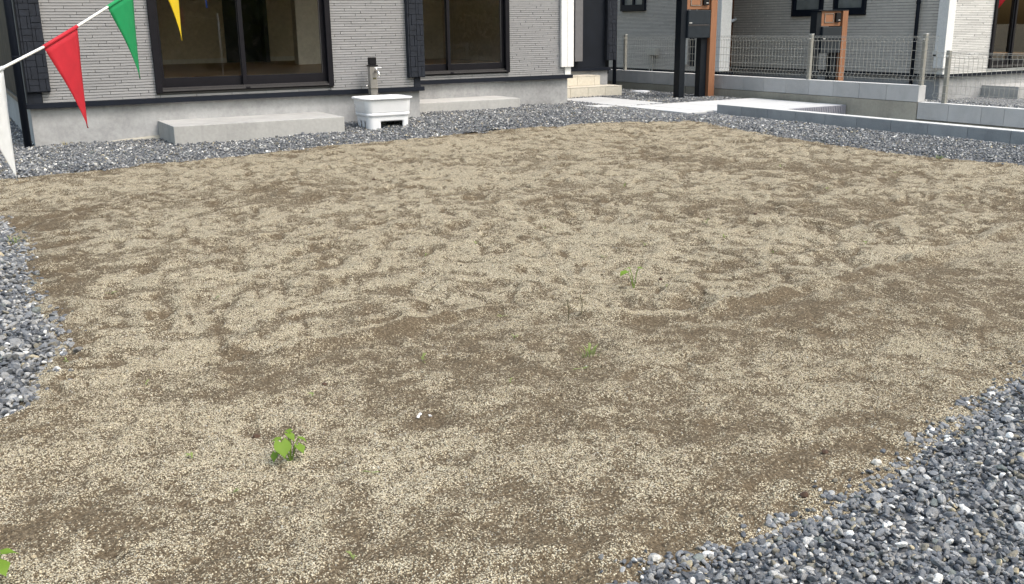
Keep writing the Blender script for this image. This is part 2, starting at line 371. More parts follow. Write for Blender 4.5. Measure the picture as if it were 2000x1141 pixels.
def soil_fields(X, Y):
    key = X.shape
    if key in _fieldcache: return _fieldcache[key]
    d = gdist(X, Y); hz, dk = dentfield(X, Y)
    ds = distpoly(X, Y, seam, False)
    near = np.where(Y < np.interp(X, [p[0] for p in sorted(seam)], [p[1] for p in sorted(seam)]), 1.0, 0.0)
    rough = 1 - .45 * near
    h = .012 * fbm(X, Y, .7, 2, 1) + rough * (.010 * fbm(X, Y, 3.2, 2, 5) + .008 * np.abs(perlin(X, Y, 5.5, 9)) + hz) + .0035 * fbm(X, Y, 17, 2, 13) + .0022 * perlin(X, Y, 60, 17)
    h += .017 * np.exp(-(ds / .05) ** 2) - .006 * np.exp(-((ds - .09) / .05) ** 2)
    h = h * (1 - sstep(-.05, .05, d)) - .022 * sstep(-.03, .10, d)
    big = fbm(X, Y, .8, 2, 21)
    wx = X + .10 * perlin(X, Y, 2.1, 30) + .035 * perlin(X, Y, 7, 31); wy = Y + .10 * perlin(X, Y, 2.1, 32) + .035 * perlin(X, Y, 7, 33)
    fine = .42 * perlin(X, Y, 19, 25) + .36 * perlin(X, Y, 44, 26)
    band = sstep(.55, .90, 1 - 3.0 * np.abs(perlin(wx, wy, 3.6, 34)) + .35 * fine) * sstep(-.25, .05, perlin(wx, wy, 5.0, 35) + .3 * fine)
    band = np.maximum(band, sstep(.58, .92, 1 - 3.2 * np.abs(perlin(wx, wy, 6.0, 36)) + .35 * fine) * sstep(-.10, .20, perlin(wx, wy, 6.3, 37) + .3 * fine))
    bl = sstep(.0, .26, perlin(wx, wy, 6.6, 23) + .5 * perlin(X, Y, 12, 24) + fine + .55 * big - .02)
    lines = sum(np.exp(-((ds - o_) / .035) ** 2) * a_ for o_, a_ in ((.22, .30), (.40, .35), (.62, .25), (.95, .22))) * near * sstep(-.3, .2, perlin(X, Y, 2.5, 38) + fine)
    h = h - (.010 * band * rough + .004 * bl * rough + .005 * lines) * (1 - sstep(-.05, .05, d))
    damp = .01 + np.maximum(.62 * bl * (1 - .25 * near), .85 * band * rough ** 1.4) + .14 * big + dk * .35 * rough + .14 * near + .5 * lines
    for (px, py, rp, amt) in [(835, 815, 46, 1.0), (940, 690, 95, .18), (1010, 950, 120, .42), (150, 990, 130, .45), (420, 1010, 120, .35), (1560, 610, 110, .40), (1330, 660, 100, .3), (300, 740, 60, .3), (1850, 640, 110, .3), (1480, 860, 130, .15), (600, 960, 70, .3), (40, 1030, 80, .3), (1750, 780, 120, .2), (140, 420, 90, .25), (300, 380, 80, .25), (260, 900, 110, .2), (700, 1060, 130, .2), (1250, 990, 140, .2), (1650, 720, 160, .2)]:
        c = onz(px, py); rr = np.linalg.norm(onz(px + rp, py) - c); dd = np.hypot(X - c[0], Y - c[1]) + .25 * rr * fbm(X, Y, 5, 2, 33)
        damp = damp + amt * np.exp(-(dd / rr) ** 2 * 1.2)
    damp = damp + near * .12 * np.exp(-(ds / .5) ** 2) + near * .28 * np.exp(-((ds - .04) / .03) ** 2) * sstep(-.2, .2, perlin(X, Y, 3, 39)) - .50 * (1 - near) * np.exp(-(ds / .055) ** 2) + .22 * np.exp(-((d + .10) / .12) ** 2) * (d < 0)
    damp = damp - .10 * sstep(4.5, 8.0, Y)
    _fieldcache[key] = (h, np.clip(damp, 0, 1.15)); return _fieldcache[key]

# the setting
g = MB(); g.v = [(-400, -400, -.34), (400, -400, -.34), (400, 400, -.34), (-400, 400, -.34)]; g.f = [[0, 1, 2, 3]]
tag(g.obj('ground', M['earth']), kind='structure')
ys = [-2.6]
while ys[-1] < 9.6: ys.append(ys[-1] + (.05 if ys[-1] < .7 else .0125 + .0022 * max(0, ys[-1] - 1.5)))
xs = np.concatenate([np.arange(-4.5, -1, .06), np.arange(-1, 4.2, .0145), np.arange(4.2, 7.64, .022)]); ys = np.array(ys)
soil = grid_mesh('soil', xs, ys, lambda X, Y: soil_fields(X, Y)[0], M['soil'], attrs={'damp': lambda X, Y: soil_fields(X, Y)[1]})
tag(soil, kind='structure')
SH, SD = soil_fields(*np.meshgrid(xs, ys))
def soilz(x, y, F_=SH):
    x = np.asarray(x, float); y = np.asarray(y, float)
    i = np.clip(np.searchsorted(xs, x) - 1, 0, len(xs) - 2); j = np.clip(np.searchsorted(ys, y) - 1, 0, len(ys) - 2)
    u = (x - xs[i]) / (xs[i + 1] - xs[i]); v_ = (y - ys[j]) / (ys[j + 1] - ys[j])
    return F_[j, i] * (1 - u) * (1 - v_) + F_[j, i + 1] * u * (1 - v_) + F_[j + 1, i] * (1 - u) * v_ + F_[j + 1, i + 1] * u * v_
gx = np.arange(-4.5, 9.6, .05); gy = np.arange(-2.5, 15.5, .05)
bed = grid_mesh('gravel_bed', gx, gy, lambda X, Y: h_gravel(X, Y) - .012, M['gravelbed'], keep=lambda X, Y: (gdist(X, Y) > .03) & (X < 9.52))
tag(bed, kind='structure')
dv = MB().box(7.70, 9.60, -6, 8.26, -.33, -.225); tag(dv.obj('driveway', M['paving']), kind='structure')
nl = MB().box(9.70, 30, -8, 30, -.33, -.212); tag(nl.obj('neighbour_ground', M['gravelbed']), kind='structure')

# ------------------------------------------------------------------ scatter (gravel, soil grains)
def stone_sources(prefix, n, sub, mt, flat, seed, smooth):
    c = bpy.data.collections.new(prefix + '_shapes'); rr = random.Random(seed)
    for k in range(n):
        bm = bmesh.new(); bmesh.ops.create_icosphere(bm, subdivisions=sub, radius=1.0)
        for _ in range(rr.randint(5, 8)):       # chip facets off the ball
            nrm = Vector((rr.gauss(0, 1), rr.gauss(0, 1), rr.gauss(0, 1))).normalized(); off = rr.uniform(.45, .8)
            for v in bm.verts:
                dd = v.co.dot(nrm) - off
                if dd > 0: v.co -= nrm * dd * .92
        s = Vector((rr.uniform(.9, 1.3), rr.uniform(.7, 1.0), rr.uniform(*flat)))
        for v in bm.verts: v.co = Vector((v.co.x * s.x, v.co.y * s.y, v.co.z * s.z)) * (1 + rr.uniform(-.03, .03))
        me = bpy.data.meshes.new(f'{prefix}_{k}'); bm.to_mesh(me); bm.free(); me.materials.append(mt)
        if smooth: me.polygons.foreach_set('use_smooth', [True] * len(me.polygons))
        c.objects.link(bpy.data.objects.new(f'{prefix}_shape_{k:02d}', me))
    return c
def scatter(name, pts, rot, scl, idx, colr, source):
    me = bpy.data.meshes.new(name); n = len(pts); me.vertices.add(n); me.vertices.foreach_set('co', pts.astype(np.float32).ravel())
    for nm, ty, a, key in (('rot', 'FLOAT_VECTOR', rot, 'vector'), ('scl', 'FLOAT_VECTOR', scl, 'vector'), ('idx', 'INT', idx, 'value'), ('col', 'FLOAT_COLOR', np.c_[colr, np.ones(n)], 'color')):
        at = me.attributes.new(nm, ty, 'POINT'); at.data.foreach_set(key, a.astype(np.int32 if ty == 'INT' else np.float32).ravel())
    o = bpy.data.objects.new(name, me); col.objects.link(o)
    ng = bpy.data.node_groups.new(name + '_scatter', 'GeometryNodeTree')
    ng.interface.new_socket('Geometry', in_out='INPUT', socket_type='NodeSocketGeometry'); ng.interface.new_socket('Geometry', in_out='OUTPUT', socket_type='NodeSocketGeometry')
    gi = ng.nodes.new('NodeGroupInput'); go = ng.nodes.new('NodeGroupOutput'); ip = ng.nodes.new('GeometryNodeInstanceOnPoints')
    ci = ng.nodes.new('GeometryNodeCollectionInfo'); ci.inputs['Collection'].default_value = source; ci.inputs['Separate Children'].default_value = True; ci.inputs['Reset Children'].default_value = True
    def na(nm, ty):
        q = ng.nodes.new('GeometryNodeInputNamedAttribute'); q.data_type = ty; q.inputs['Name'].default_value = nm; return q.outputs['Attribute']
    e = ng.nodes.new('FunctionNodeEulerToRotation'); L = ng.links.new
    L(gi.outputs[0], ip.inputs['Points']); L(ci.outputs[0], ip.inputs['Instance']); ip.inputs['Pick Instance'].default_value = True
    L(na('idx', 'INT'), ip.inputs['Instance Index']); L(na('rot', 'FLOAT_VECTOR'), e.inputs[0]); L(e.outputs[0], ip.inputs['Rotation']); L(na('scl', 'FLOAT_VECTOR'), ip.inputs['Scale'])
    L(ip.outputs[0], go.inputs[0]); md = o.modifiers.new('scatter', 'NODES'); md.node_group = ng; return o
PAL = np.array([(.078, .085, .098), (.118, .127, .143), (.158, .168, .185), (.20, .205, .212), (.28, .283, .285), (.41, .412, .41), (.66, .66, .645), (.20, .185, .15), (.40, .35, .25), (.16, .18, .175)])
PW = np.array([.11, .19, .22, .18, .13, .07, .035, .045, .015, .02]); PW = PW / PW.sum()
def solids(x, y):                # where houses, steps and slabs stand: no stones
    r = (x > .64) & (x < 4.40) & (y > 9.66); r |= (x >= 4.40) & (x < 7.05) & (y > 10.76); r |= (x > 7.0) & (x < 8.76) & (y > 12.25)
    r |= (x > 1.70) & (x < 3.28) & (y > 8.93); r |= (x > 4.4) & (x < 5.98) & (y > 10.17)
    r |= (x > 7.0) & (x < 8.54) & (y > 11.58); r |= (x > 7.32) & (x < 8.03) & (y > 9.90) & (y < 11.35); r |= (x > 7.32) & (x < 9.5) & (y > 8.3) & (y < 9.80)
    r |= (x > 6.98) & (x < 7.28) & (y > 9.92) & (y < 10.22) ; r |= (x > 7.62) & (x < 7.75) & (y < 8.48); return r
def region(x0, x1, y0, y1, dens, smin=0.0):
    n = int((x1 - x0) * (y1 - y0) * dens); x = rng.uniform(x0, x1, n); y = rng.uniform(y0, y1, n); d = gdist(x, y)
    d = d + .035 * fbm(x, y, 9, 2, 50); k = ((d > 0) | ((d > -.06) & (rng.random(n) < .06)) | ((d > -.02) & (rng.random(n) < .35))) & ~solids(x, y) & (x < 9.55); return x[k], y[k]
reg = [region(-1.3, .6, 2.4, 6.6, 4600), region(.5, 3.4, .3, 2.0, 11500), region(-1.3, 7.64, 7.2, 10.8, 3600), region(6.0, 7.64, 2.4, 8.6, 4600), region(6.9, 9.57, 8.3, 14.6, 3200), region(-1.3, .66, 10.8, 15, 1500), region(3.4, 6, -.2, 1.6, 2000)]
sx = np.concatenate([r[0] for r in reg]); sy = np.concatenate([r[1] for r in reg]); n = len(sx)
inside = gdist(sx, sy)
base = np.where(inside > 0, h_gravel(sx, sy), np.where(sx < 7.6, soilz(sx, sy), 0) + .004)
size = np.clip(rng.lognormal(math.log(.0062), .38, n), .0028, .0155)
size = size * np.where(sx < .6, 1.35, np.where(sy > 6.5, 1.2, 1.0)); sz = base + rng.uniform(-.009, .004, n) * (inside > .02) - .2 * size * (inside <= .02)
grad = stone_sources('gravel', 14, 2, M['stone'], (.45, .85), 3, False)
cc = PAL[rng.choice(len(PAL), n, p=PW)] * rng.uniform(.8, 1.25, (n, 1))
gravel = scatter('gravel', np.c_[sx, sy, sz], np.c_[rng.normal(0, .45, n), rng.normal(0, .45, n), rng.uniform(0, 6.28, n)], size[:, None] * rng.uniform(.85, 1.15, (n, 3)), rng.integers(0, 14, n), cc, grad)
tag(gravel, 'blue-grey crushed stone with white chips covering the ground around the soil', 'gravel', kind='stuff')
# neighbour's gravel behind the low wall
n = 9000; x = rng.uniform(9.75, 13.75, n); y = rng.uniform(4.5, 10.5, n)
size = np.clip(rng.lognormal(math.log(.014), .3, n), .007, .026); cc = PAL[rng.choice(len(PAL), n, p=PW)] * rng.uniform(.8, 1.25, (n, 1))
ng_ = scatter('neighbour_gravel', np.c_[x, y, np.full(n, -.208) + rng.uniform(-.006, .006, n)], np.c_[rng.normal(0, .4, n), rng.normal(0, .4, n), rng.uniform(0, 6.28, n)], size[:, None] * np.ones((1, 3)), rng.integers(0, 14, n), cc, grad)
tag(ng_, 'grey crushed stone behind the low block wall of the neighbouring plot', 'gravel', kind='stuff')
# dry grains lying on the soil
gs = stone_sources('grain', 8, 1, M['grain'], (.6, .9), 9, False)
def grains(n, x0, x1, y0, y1, s0):
    x = rng.uniform(x0, x1, n); y = rng.uniform(y0, y1, n); dp = soilz(x, y, SD)
    k = (gdist(x, y) < .02) & (rng.random(n) < np.clip(1.0 - 1.0 * dp + .35 * fbm(x, y, 30, 2, 70), .05, 1)); x, y = x[k], y[k]
    return x, y, np.clip(rng.lognormal(math.log(s0), .38, len(x)), .0008, .0062)
ga = [grains(280000, -.6, 3.0, 1.1, 3.1, .00135), grains(60000, -.8, 4.5, 3.1, 4.8, .0018)]
x = np.concatenate([a[0] for a in ga]); y = np.concatenate([a[1] for a in ga]); size = np.concatenate([a[2] for a in ga]); n = len(x)
GP = np.array([(.575, .51, .38), (.49, .43, .31), (.41, .35, .245), (.67, .61, .49), (.26, .22, .15), (.10, .08, .055), (.48, .475, .44)])
cc = GP[rng.choice(7, n, p=[.25, .22, .14, .10, .12, .13, .04])] * rng.uniform(.85, 1.12, (n, 1))
gr_ = scatter('soil_grains', np.c_[x, y, soilz(x, y) + size * .25], np.c_[rng.uniform(0, 6.28, (n, 3))], size[:, None] * np.ones((1, 3)), rng.integers(0, 8, n), cc, gs)
tag(gr_, 'pale dry grains strewn over the bare sandy soil', 'soil grains', kind='stuff')

# ------------------------------------------------------------------ building helpers
def siding(name, mt, parent, plane, u0, u1, z0, z1, pos, pitch, length, holes=(), gap=.0050, proud=.012, seed=1, out=-1, stag=6):
    """horizontal slats with recessed joints on a wall plane; plane 'Y': runs along X at Y=pos, plane 'X': runs along Y at X=pos"""
    rr = random.Random(seed); mb = MB(); offs = [0, .52, .30, .83, .64, .15, .42, .93][:stag]; k = 0; z = z0
    while z < z1 - .004:
        zt = min(z + pitch - gap, z1); u = u0 - offs[k % stag] * length + (k // stag) * .007
        while u < u1:
            a, b_ = max(u, u0), min(u + length - gap * .8, u1)
            segs = [(a, b_)]
            for (h0, h1, hz0, hz1) in holes:
                if zt > hz0 and z < hz1:
                    ns = []
                    for (p, q) in segs:
                        if q <= h0 or p >= h1: ns.append((p, q)); continue
                        if p < h0: ns.append((p, h0))
                        if q > h1: ns.append((h1, q))
                    segs = ns
            for (p, q) in segs:
                if q - p < .004: continue
                pr = proud + rr.uniform(-.0025, .0025)
                if plane == 'Y': mb.box(p, q, pos + out * pr, pos, z, zt)
                else: mb.box(pos + out * pr, pos, p, q, z, zt)
            u += length
        z += pitch; k += 1
    o = mb.obj(name, mt, parent); o['kind'] = 'stuff'; return o
def walls(name, mt, parent, boxes): 
    mb = MB()
    for b_ in boxes: mb.box(*b_)
    return mb.obj(name, mt, parent)
def sliding_window(parent, x0, x1, z0, z1, y, glass_z0, mull, left_front=False):
    """deep framed two-sash sliding window on a wall plane Y=y"""
    fw = .055; f = MB(); yo = y - .045
    f.box(x0, x0 + fw, yo, y + .09, z0, z1); f.box(x1 - fw, x1, yo, y + .09, z0, z1)
    f.box(x0 + fw, x1 - fw, yo, y + .09, z1 - .05, z1); f.box(x0 + fw, x1 - fw, yo + .02, y + .09, z0, z0 + .03)
    win = f.obj('window', M['frame'], parent, bevel=.002)
    tr = MB()
    tr.box(x0 + fw, x1 - fw, yo - .002, yo + .018, z0 + .012, z0 + .028); tr.box(x0 + fw, x1 - fw, yo + .030, yo + .040, z0 + .0305, z0 + .046)
    tr.obj('track', M['track'], win)
    lock = MB().box(mull - .018, mull + .022, yo - .012, yo - .003, z0 + .011, z0 + .029); lock.obj('latch_block', M['frame'], win, bevel=.002)
    def sash(a, b_, ys):
        s = MB(); st = .042
        s.box(a, a + st, ys, ys + .03, z0 + .031, z1 - .051); s.box(b_ - st, b_, ys, ys + .03, z0 + .031, z1 - .051)
        s.box(a + st, b_ - st, ys, ys + .03, z0 + .031, glass_z0); s.box(a + st, b_ - st, ys, ys + .03, z1 - .11, z1 - .051)
        s.obj('sash', M['frame'], win, bevel=.002)
        gb = MB().box(a + st - .004, a + st + .003, ys - .0015, ys + .004, glass_z0, z1 - .11); 
        p = MB(); p.v = [(a + st, ys + .015, glass_z0), (b_ - st, ys + .015, glass_z0), (b_ - st, ys + .015, z1 - .11), (a + st, ys + .015, z1 - .11)]; p.f = [[0, 1, 2, 3]]
        p.obj('pane', M['glass'], win)
        e = MB().box(b_ - st - .007, b_ - st - .001, ys - .004, ys + .012, glass_z0 + .001, z1 - .111); e.obj('gasket', M['track'], win)
    sash(x0 + fw, mull + .02, y + .042); sash(mull - .028, x1 - fw, y + .006)
    return win
def tile_panel(parent, x0, x1, z0, z1, y, mt, seed, plane='Y', cell=.0535):
    """woven pattern of small tiles, each a piece; on plane Y=y facing -Y"""
    rr = random.Random(seed); W = x1 - x0; cols_ = [x0 + .022, x0 + W * .55, x1 - .002]; H2 = cell * 2
    def put(p, q, a, b_):
        if q - p < .006 or b_ - a < .008: return
        piece('tile', mt, (round(q - p - .0035, 3), .014, round(b_ - a - .0035, 3)), ((p + q) / 2, y - .002 - rr.choice([0, .002, .004]), (a + b_) / 2), parent, .002)
    z = z0; k = 0
    while z < z1 - .02:
        zt = min(z + H2, z1); put(x0 + .001, x0 + .020, z, zt)
        for c in range(2):
            a, b_ = cols_[c], cols_[c + 1]; zm = (z + zt) / 2
            if (k + c) % 2 == 0: put(a, b_, z, zm); put(a, b_, zm, zt)
            else:
                m_ = a + (b_ - a) * rr.choice([.34, .5, .66]); put(a, m_, z, zt); put(m_, b_, z, zt)
        z = zt; k += 1
# ------------------------------------------------------------------ the house
YA, YB, XA0, XA1, XB1 = 9.6, 10.7, .60, 4.43, 7.07
ZF = .395
house = thing('grey_house', (XA0, YA, 0), 'grey ledge-sided house with two dark sliding windows and slate corner trims', 'house')
W1 = (1.70, 3.44, .443, 2.50); W2 = (4.44, 6.155, .455, 2.50)
fd = MB(); fd.box(XA0 + .02, XA1 - .01, YA + .025, 13.0, -.2, .352)
fd.obj('foundation', M['foundation'], house)
fd = MB(); fd.box(XA1 - .008, XB1 - .01, YB + .025, 13.0, -.2, .349)
fd.obj('foundation', M['foundation'], house)
fl = MB()
fl.quadbox([(XA0 - .012, YA - .035, .352), (XA1 + .03, YA - .035, .352), (XA1 + .03, YA + .1, .352), (XA0 - .012, YA + .1, .352), (XA0 - .011, YA - .033, .397), (XA1 + .029, YA - .033, .397), (XA1 + .024, YA + .1, .397), (XA0 - .005, YA + .1, .397)])
fl.obj('base_flashing', M['flash'], house, bevel=.003)
fl = MB()
fl.quadbox([(XA1 + .032, YB - .035, .349), (XB1 + .04, YB - .035, .349), (XB1 + .04, YB + .1, .349), (XA1 + .032, YB + .1, .349), (XA1 + .032, YB - .033, .394), (XB1 + .039, YB - .033, .394), (XB1 + .034, YB + .1, .394), (XA1 + .032, YB + .1, .394)])
fl.obj('base_flashing', M['flash'], house, bevel=.003)
sf = MB().box(XA0 - .018, XA0 - .002, YA + .102, 16.0, .352, .397); sf.obj('base_flashing', M['track'], house)  # side flashing paler than the front: its highlight is put into the colour
sfd = MB().box(XA0 + .018, XA0 + .14, 13.002, 16.0, -.2, .352); sfd.obj('foundation', M['foundation'], house)
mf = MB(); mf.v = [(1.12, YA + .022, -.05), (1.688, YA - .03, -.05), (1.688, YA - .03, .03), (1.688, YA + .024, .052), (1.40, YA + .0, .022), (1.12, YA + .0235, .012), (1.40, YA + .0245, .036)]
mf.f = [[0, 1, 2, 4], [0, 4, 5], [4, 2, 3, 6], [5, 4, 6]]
mf.obj('base_wedge', M['oldconc'], house)  # thin concrete-coloured wedge along the foundation foot, left of the step
T = .15; ZT = 3.1
walls('wall', M['backing'], house, [
    (XA0 + .002, W1[0], YA + .002, YA + T, .398, ZT), (W1[1], XA1, YA + .002, YA + T, .398, ZT), (W1[0], W1[1], YA + .002, YA + T, W1[3], ZT), (W1[0], W1[1], YA + .002, YA + T, .398, W1[2]),
    (W2[1], XB1, YB + .002, YB + T, .396, ZT), (XA1, W2[0], YB + .002, YB + T, .396, ZT), (W2[0], W2[1], YB + .002, YB + T, W2[3], ZT), (W2[0], W2[1], YB + .002, YB + T, .396, W2[2])])
walls('side_wall', M['navy'], house, [(XA0, XA0 + T, YA + T + .001, 16.0, .398, ZT), (XA1 - T, XA1 - .001, YA + T + .001, YB - .001, .36, ZT), (XB1 - T, XB1 - .001, YB + T + .001, 16.0, .36, ZT), (XA0 + T, XB1 - T, 16.0, 16.1, .3, ZT)])
siding('siding', M['siding'], house, 'Y', XA0 + .13, 4.36, .400, 3.0, YA, .0252, .335, holes=[(W1[0] - .001, W1[1] + .001, W1[2], W1[3])], seed=2)
siding('siding', M['siding'], house, 'Y', XA1 + .04, 7.0, .398, 3.0, YB, .0252, .335, holes=[(W2[0] - .001, W2[1] + .001, W2[2], W2[3])], seed=3)
sliding_window(house, W1[0], W1[1], W1[2], W1[3], YA, .576, 2.555)
sliding_window(house, W2[0], W2[1], W2[2], W2[3], YB, .578, 5.34)
# corner trims
def dark_trim(x0, x1, y, seed):
    tr = MB().box(x0, x1, y - .055, y - .013, .494, 3.0); to = tr.obj('corner_trim', M['darktile'], house, bevel=.002)
    tile_panel(to, x0 + .002, x1 - .002, .500, 2.0, y - .055, M['darktile'], seed)
    b0 = (x0 + .078, x1 - .045) if x0 > 2 else (x0, x0 + .115)
    MB().box(b0[0], b0[1], y - .026, y - .0005, .399, .4935).obj('trim_foot', M['darktile'], house)
dark_trim(XA0 + .008, XA0 + .20, YA, 4)
dark_trim(4.268, 4.462, YA, 5)
wt = MB().box(6.916, 7.105, YB - .055, YB - .013, .495, 3.0).obj('corner_trim', M['whitetrim'], house, bevel=.003)
MB().box(7.006, 7.010, YB - .0562, YB - .0555, .496, 3.0).obj('seam', M['boxgrey'], wt)
MB().box(6.992, 7.082, YB - .024, YB + .05, .396, .4945).obj('trim_foot', M['whitetrim'], house)
# upper storey, roof
MB().box(XA0, XB1 - .01, YB + .2, 16.1, ZT + .001, 5.9).obj('upper_wall', M['upper'], house)
MB().box(XA0 - .3, XB1 + .3, YB - .1, 16.5, 5.901, 6.15).obj('roof', M['roof'], house)
MB().box(XA0 - .05, XA1 + .05, YA - .12, YB + .19, ZT + .001, 3.2).obj('lean_to_roof', M['roof'], house)
MB().box(XA1 + .051, XB1 + .02, YB - .12, YB + .19, ZT + .001, 3.2).obj('lean_to_roof', M['roof'], house)
# rooms behind the glass
walls('room_floor', M['floor'], house, [(XA0 + T, XA1 - T, YA + T, 15.95, .49, .53), (XA1 - T, XB1 - T, YB + T, 15.95, .49, .531)])
rw = [(XB1 - T - .02, XB1 - T - .002, YB + T, 15.9, .534, 2.75), (XA0 + T + .001, XA0 + T + .02, YA + T, 15.9, .534, 2.75), (XA0 + T, 3.1, 15.1, 15.2, .531, 2.7), (3.1, 3.75, 15.1, 15.2, .531, 2.7), (4.45, XA1 + 1.4, 15.25, 15.35, .532, 2.7), (XA0 + T, XB1 - T, 15.9, 15.99, .532, 2.9), (5.65, XB1 - T, 14.05, 14.15, .533, 2.7)]
walls('room_wall', M['intwall'], house, rw)
walls('room_ceiling', M['intwall'], house, [(XA0 + T, XA1 - T, YA + T, 15.95, 2.75, 2.8), (XA1 - T, XB1 - T, YB + T, 15.95, 2.75, 2.8)])
walls('room_column', M['intwhite'], house, [(4.33, 4.60, 13.42, 13.60, .531, 2.74), (4.62, 4.70, 13.48, 13.60, .531, 2.74)])
walls('room_door', M['intdark'], house, [(3.76, 4.44, 15.16, 15.20, .532, 2.6), (4.30, 4.36, 14.9, 15.1, .532, 2.7)])
walls('skirting', M['intwhite'], house, [(XA0 + T, 3.74, 15.085, 15.099, .5315, .60), (4.46, 5.5, 15.235, 15.249, .5325, .60)])
# downpipe at the corner
dp = MB().tube([(.555, 9.53, -.05), (.555, 9.53, 3.05)], .032, 12); dpo = dp.obj('downpipe', M['flash'], house, smooth=True)
cl = MB().tube([(.555, 9.53, .80), (.555, 9.53, .815)], .035, 12); cl.box(.555, .62, 9.53, 9.565, .803, .812); cl.obj('pipe_clip', M['flash'], dpo)
# porch
pw = MB().box(7.6, 8.72, 12.2, 12.3, .398, ZT); pw.obj('porch_wall', M['navy'], house)
MB().box(8.10, 8.235, 12.10, 12.199, .50, ZT).obj('porch_jamb', M['jamb'], house)
pt = MB().box(8.70, 8.875, 12.14, 12.199, .50, ZT).obj('corner_trim', M['darktile'], house)
tile_panel(pt, 8.703, 8.872, .505, 1.9, 12.14, M['darktile'], 8)
MB().box(7.6, 8.80, 12.165, 12.31, .352, .397).obj('base_flashing', M['flash'], house, bevel=.003)
MB().box(7.6, 8.77, 12.21, 12.33, -.1, .351).obj('foundation', M['foundation'], house)
MB().box(8.79, 8.80, 12.22, 16, .3, ZT).obj('side_wall', M['navy'], house)
dp = MB().tube([(8.915, 12.23, -.05), (8.915, 12.23, 3.05)], .03, 12).obj('downpipe', M['flash'], house, smooth=True)
for z in (.58, 1.33): MB().tube([(8.915, 12.23, z), (8.915, 12.23, z + .012)], .034, 12).obj('pipe_clip', M['track'], dp)
# concrete steps under the windows
for (x0, x1, y0, y1, z1, lab) in ((1.69, 3.285, 8.905, 9.624, .187, 'long concrete step under the sliding window beside the white wash tub'), (4.432, 5.99, 10.14, 10.724, .172, 'long concrete step in the recess under the window left of the porch')):
    s = MB().box(x0, x1, y0, y1, -.12, z1).obj('concrete_step', M['step'], bevel=.006); tag(s, lab, 'step', 'concrete steps under the windows')
# beige tiled porch steps
ps = thing('porch_steps', (7.8, 11.55, 0), 'beige tiled porch steps in front of the navy wall', 'steps')
MB().box(7.10, 8.548, 11.558, 12.19, -.05, .152).obj('core', M['grout'], ps); MB().box(7.10, 8.372, 11.858, 12.19, .153, .292).obj('core', M['grout'], ps)
def tilerow(x1, y, z0, z1, n, w_=.30):
    x = x1
    for k in range(n):
        a = max(x - w_ + .004, 7.11); piece('tile', M['beige'], (round(x - a, 3), .01, z1 - z0 - .003), ((x + a) / 2, y + .003, (z0 + z1) / 2), ps, .002); x -= w_
def tiletop(x1, y0, y1, z, n, w_=.30):
    x = x1
    for k in range(n):
        a = max(x - w_ + .004, 7.11); piece('tile', M['beige'], (round(x - a, 3), round(y1 - y0 - .004, 3), .01), ((x + a) / 2, (y0 + y1) / 2, z - .005), ps, .002); x -= w_
tilerow(8.556, 11.55, .0, .150, 5); tiletop(8.556, 11.545, 11.848, .162, 5); tilerow(8.372 + .19, 11.85, .163, .290, 5, .30) if False else None
x = 8.38
for wd in (.105, .30, .30, .30, .25):
    piece('tile', M['beige'], (wd - .004, .01, .124), (x - wd / 2, 11.853, .226), ps, .002)
    piece('tile', M['beige'], (wd - .004, .336, .01), (x - wd / 2, 12.016, .297), ps, .002); x -= wd
# path slabs
def slab(x0, x1, y0, y1, z): tag(MB().box(x0, x1, y0, y1, -.10, z).obj('path_slab', M['slab'], bevel=.005), kind='structure')
slab(7.315, 8.04, 9.885, 11.36, .03); slab(6.97, 7.29, 9.90, 10.23, .027)
slab(7.315, 7.615, 8.62, 9.83, .03); slab(7.62, 9.5, 8.70, 9.83, .031); slab(7.76, 9.545, 8.29, 8.685, .0305)
rb = MB()
rb.box(7.76, 9.545, 8.268, 8.2885, -.224, .03)
k = 7.765
while k < 9.53: rb.box(k, k + .016, 8.258, 8.2675, -.223, .024); k += .03
rbo = rb.obj('ribbed_riser', M['ribbed']); tag(rbo, kind='structure')
# manhole cover
mh = MB().tube([(9.22, 11.95, -.02), (9.22, 11.95, .034)], .135, 28); mh.tube([(9.22, 11.95, .0342), (9.22, 11.95, .038)], .115, 28)
tag(mh.obj('drain_cover', M['white_plastic'], bevel=.002), 'round white drain cover lying in the gravel near the porch steps', 'drain cover')

# ------------------------------------------------------------------ kerb and boundary wall
XK = 7.63
kb = thing('block_kerb', (XK, 6.5, 0), 'low blue-grey concrete block kerb along the gravel and driveway', 'kerb')
y = 8.466
while y > 2.0:
    piece('block', M['kerb'], (.12, .396, .30), (XK + .06, y - .2, .116 - .152), kb, .003); y -= .4
MB().box(XK + .003, XK + .117, 2.06, 8.464, .1145, .119).obj('cap', M['mortar'], kb)  # paler top sheet, sky brightness painted in
XW = 9.557
bw = thing('boundary_wall', (XW, 9, -.2), 'grey block boundary wall on a concrete footing between the plots, stepping down', 'wall')
MB().box(XW + .004, XW + .13, 7.272, 16, -.32, .117).obj('footing', M['oldconc'], bw, bevel=.003)
MB().box(XW + .001, XW + .002, 11.31, 11.318, -.2, .115).obj('joint', M['backing'], bw)
y = 7.262; k = 0
while y < 15.6:
    L = .396 if k else .44
    piece('block', M['block'], (.12, L, .181), (XW + .06, y + L / 2, .2115), bw, .003); y += L + .0035; k += 1
MB().box(XW + .002, XW + .118, 7.264, 15.6, .3022, .305).obj('cap', M['mortar'], bw)
MB().box(XW + .02, XW + .14, -2, 7.268, -.32, -.075).obj('footing', M['oldconc'], bw, bevel=.003)
MB().box(XW - .015, XW + .019, -2, 7.268, -.32, -.095).obj('footing', M['oldconc'], bw, bevel=.003)
y = 7.256; k = 0
while y > 1.2:
    L = (.396, .396, .26, .396, .396, .396)[k % 6] if k < 6 else .396
    piece('block', M['block'], (.12, L, .186), (XW + .06, y - L / 2, .026), bw, .003); y -= L + .0035; k += 1
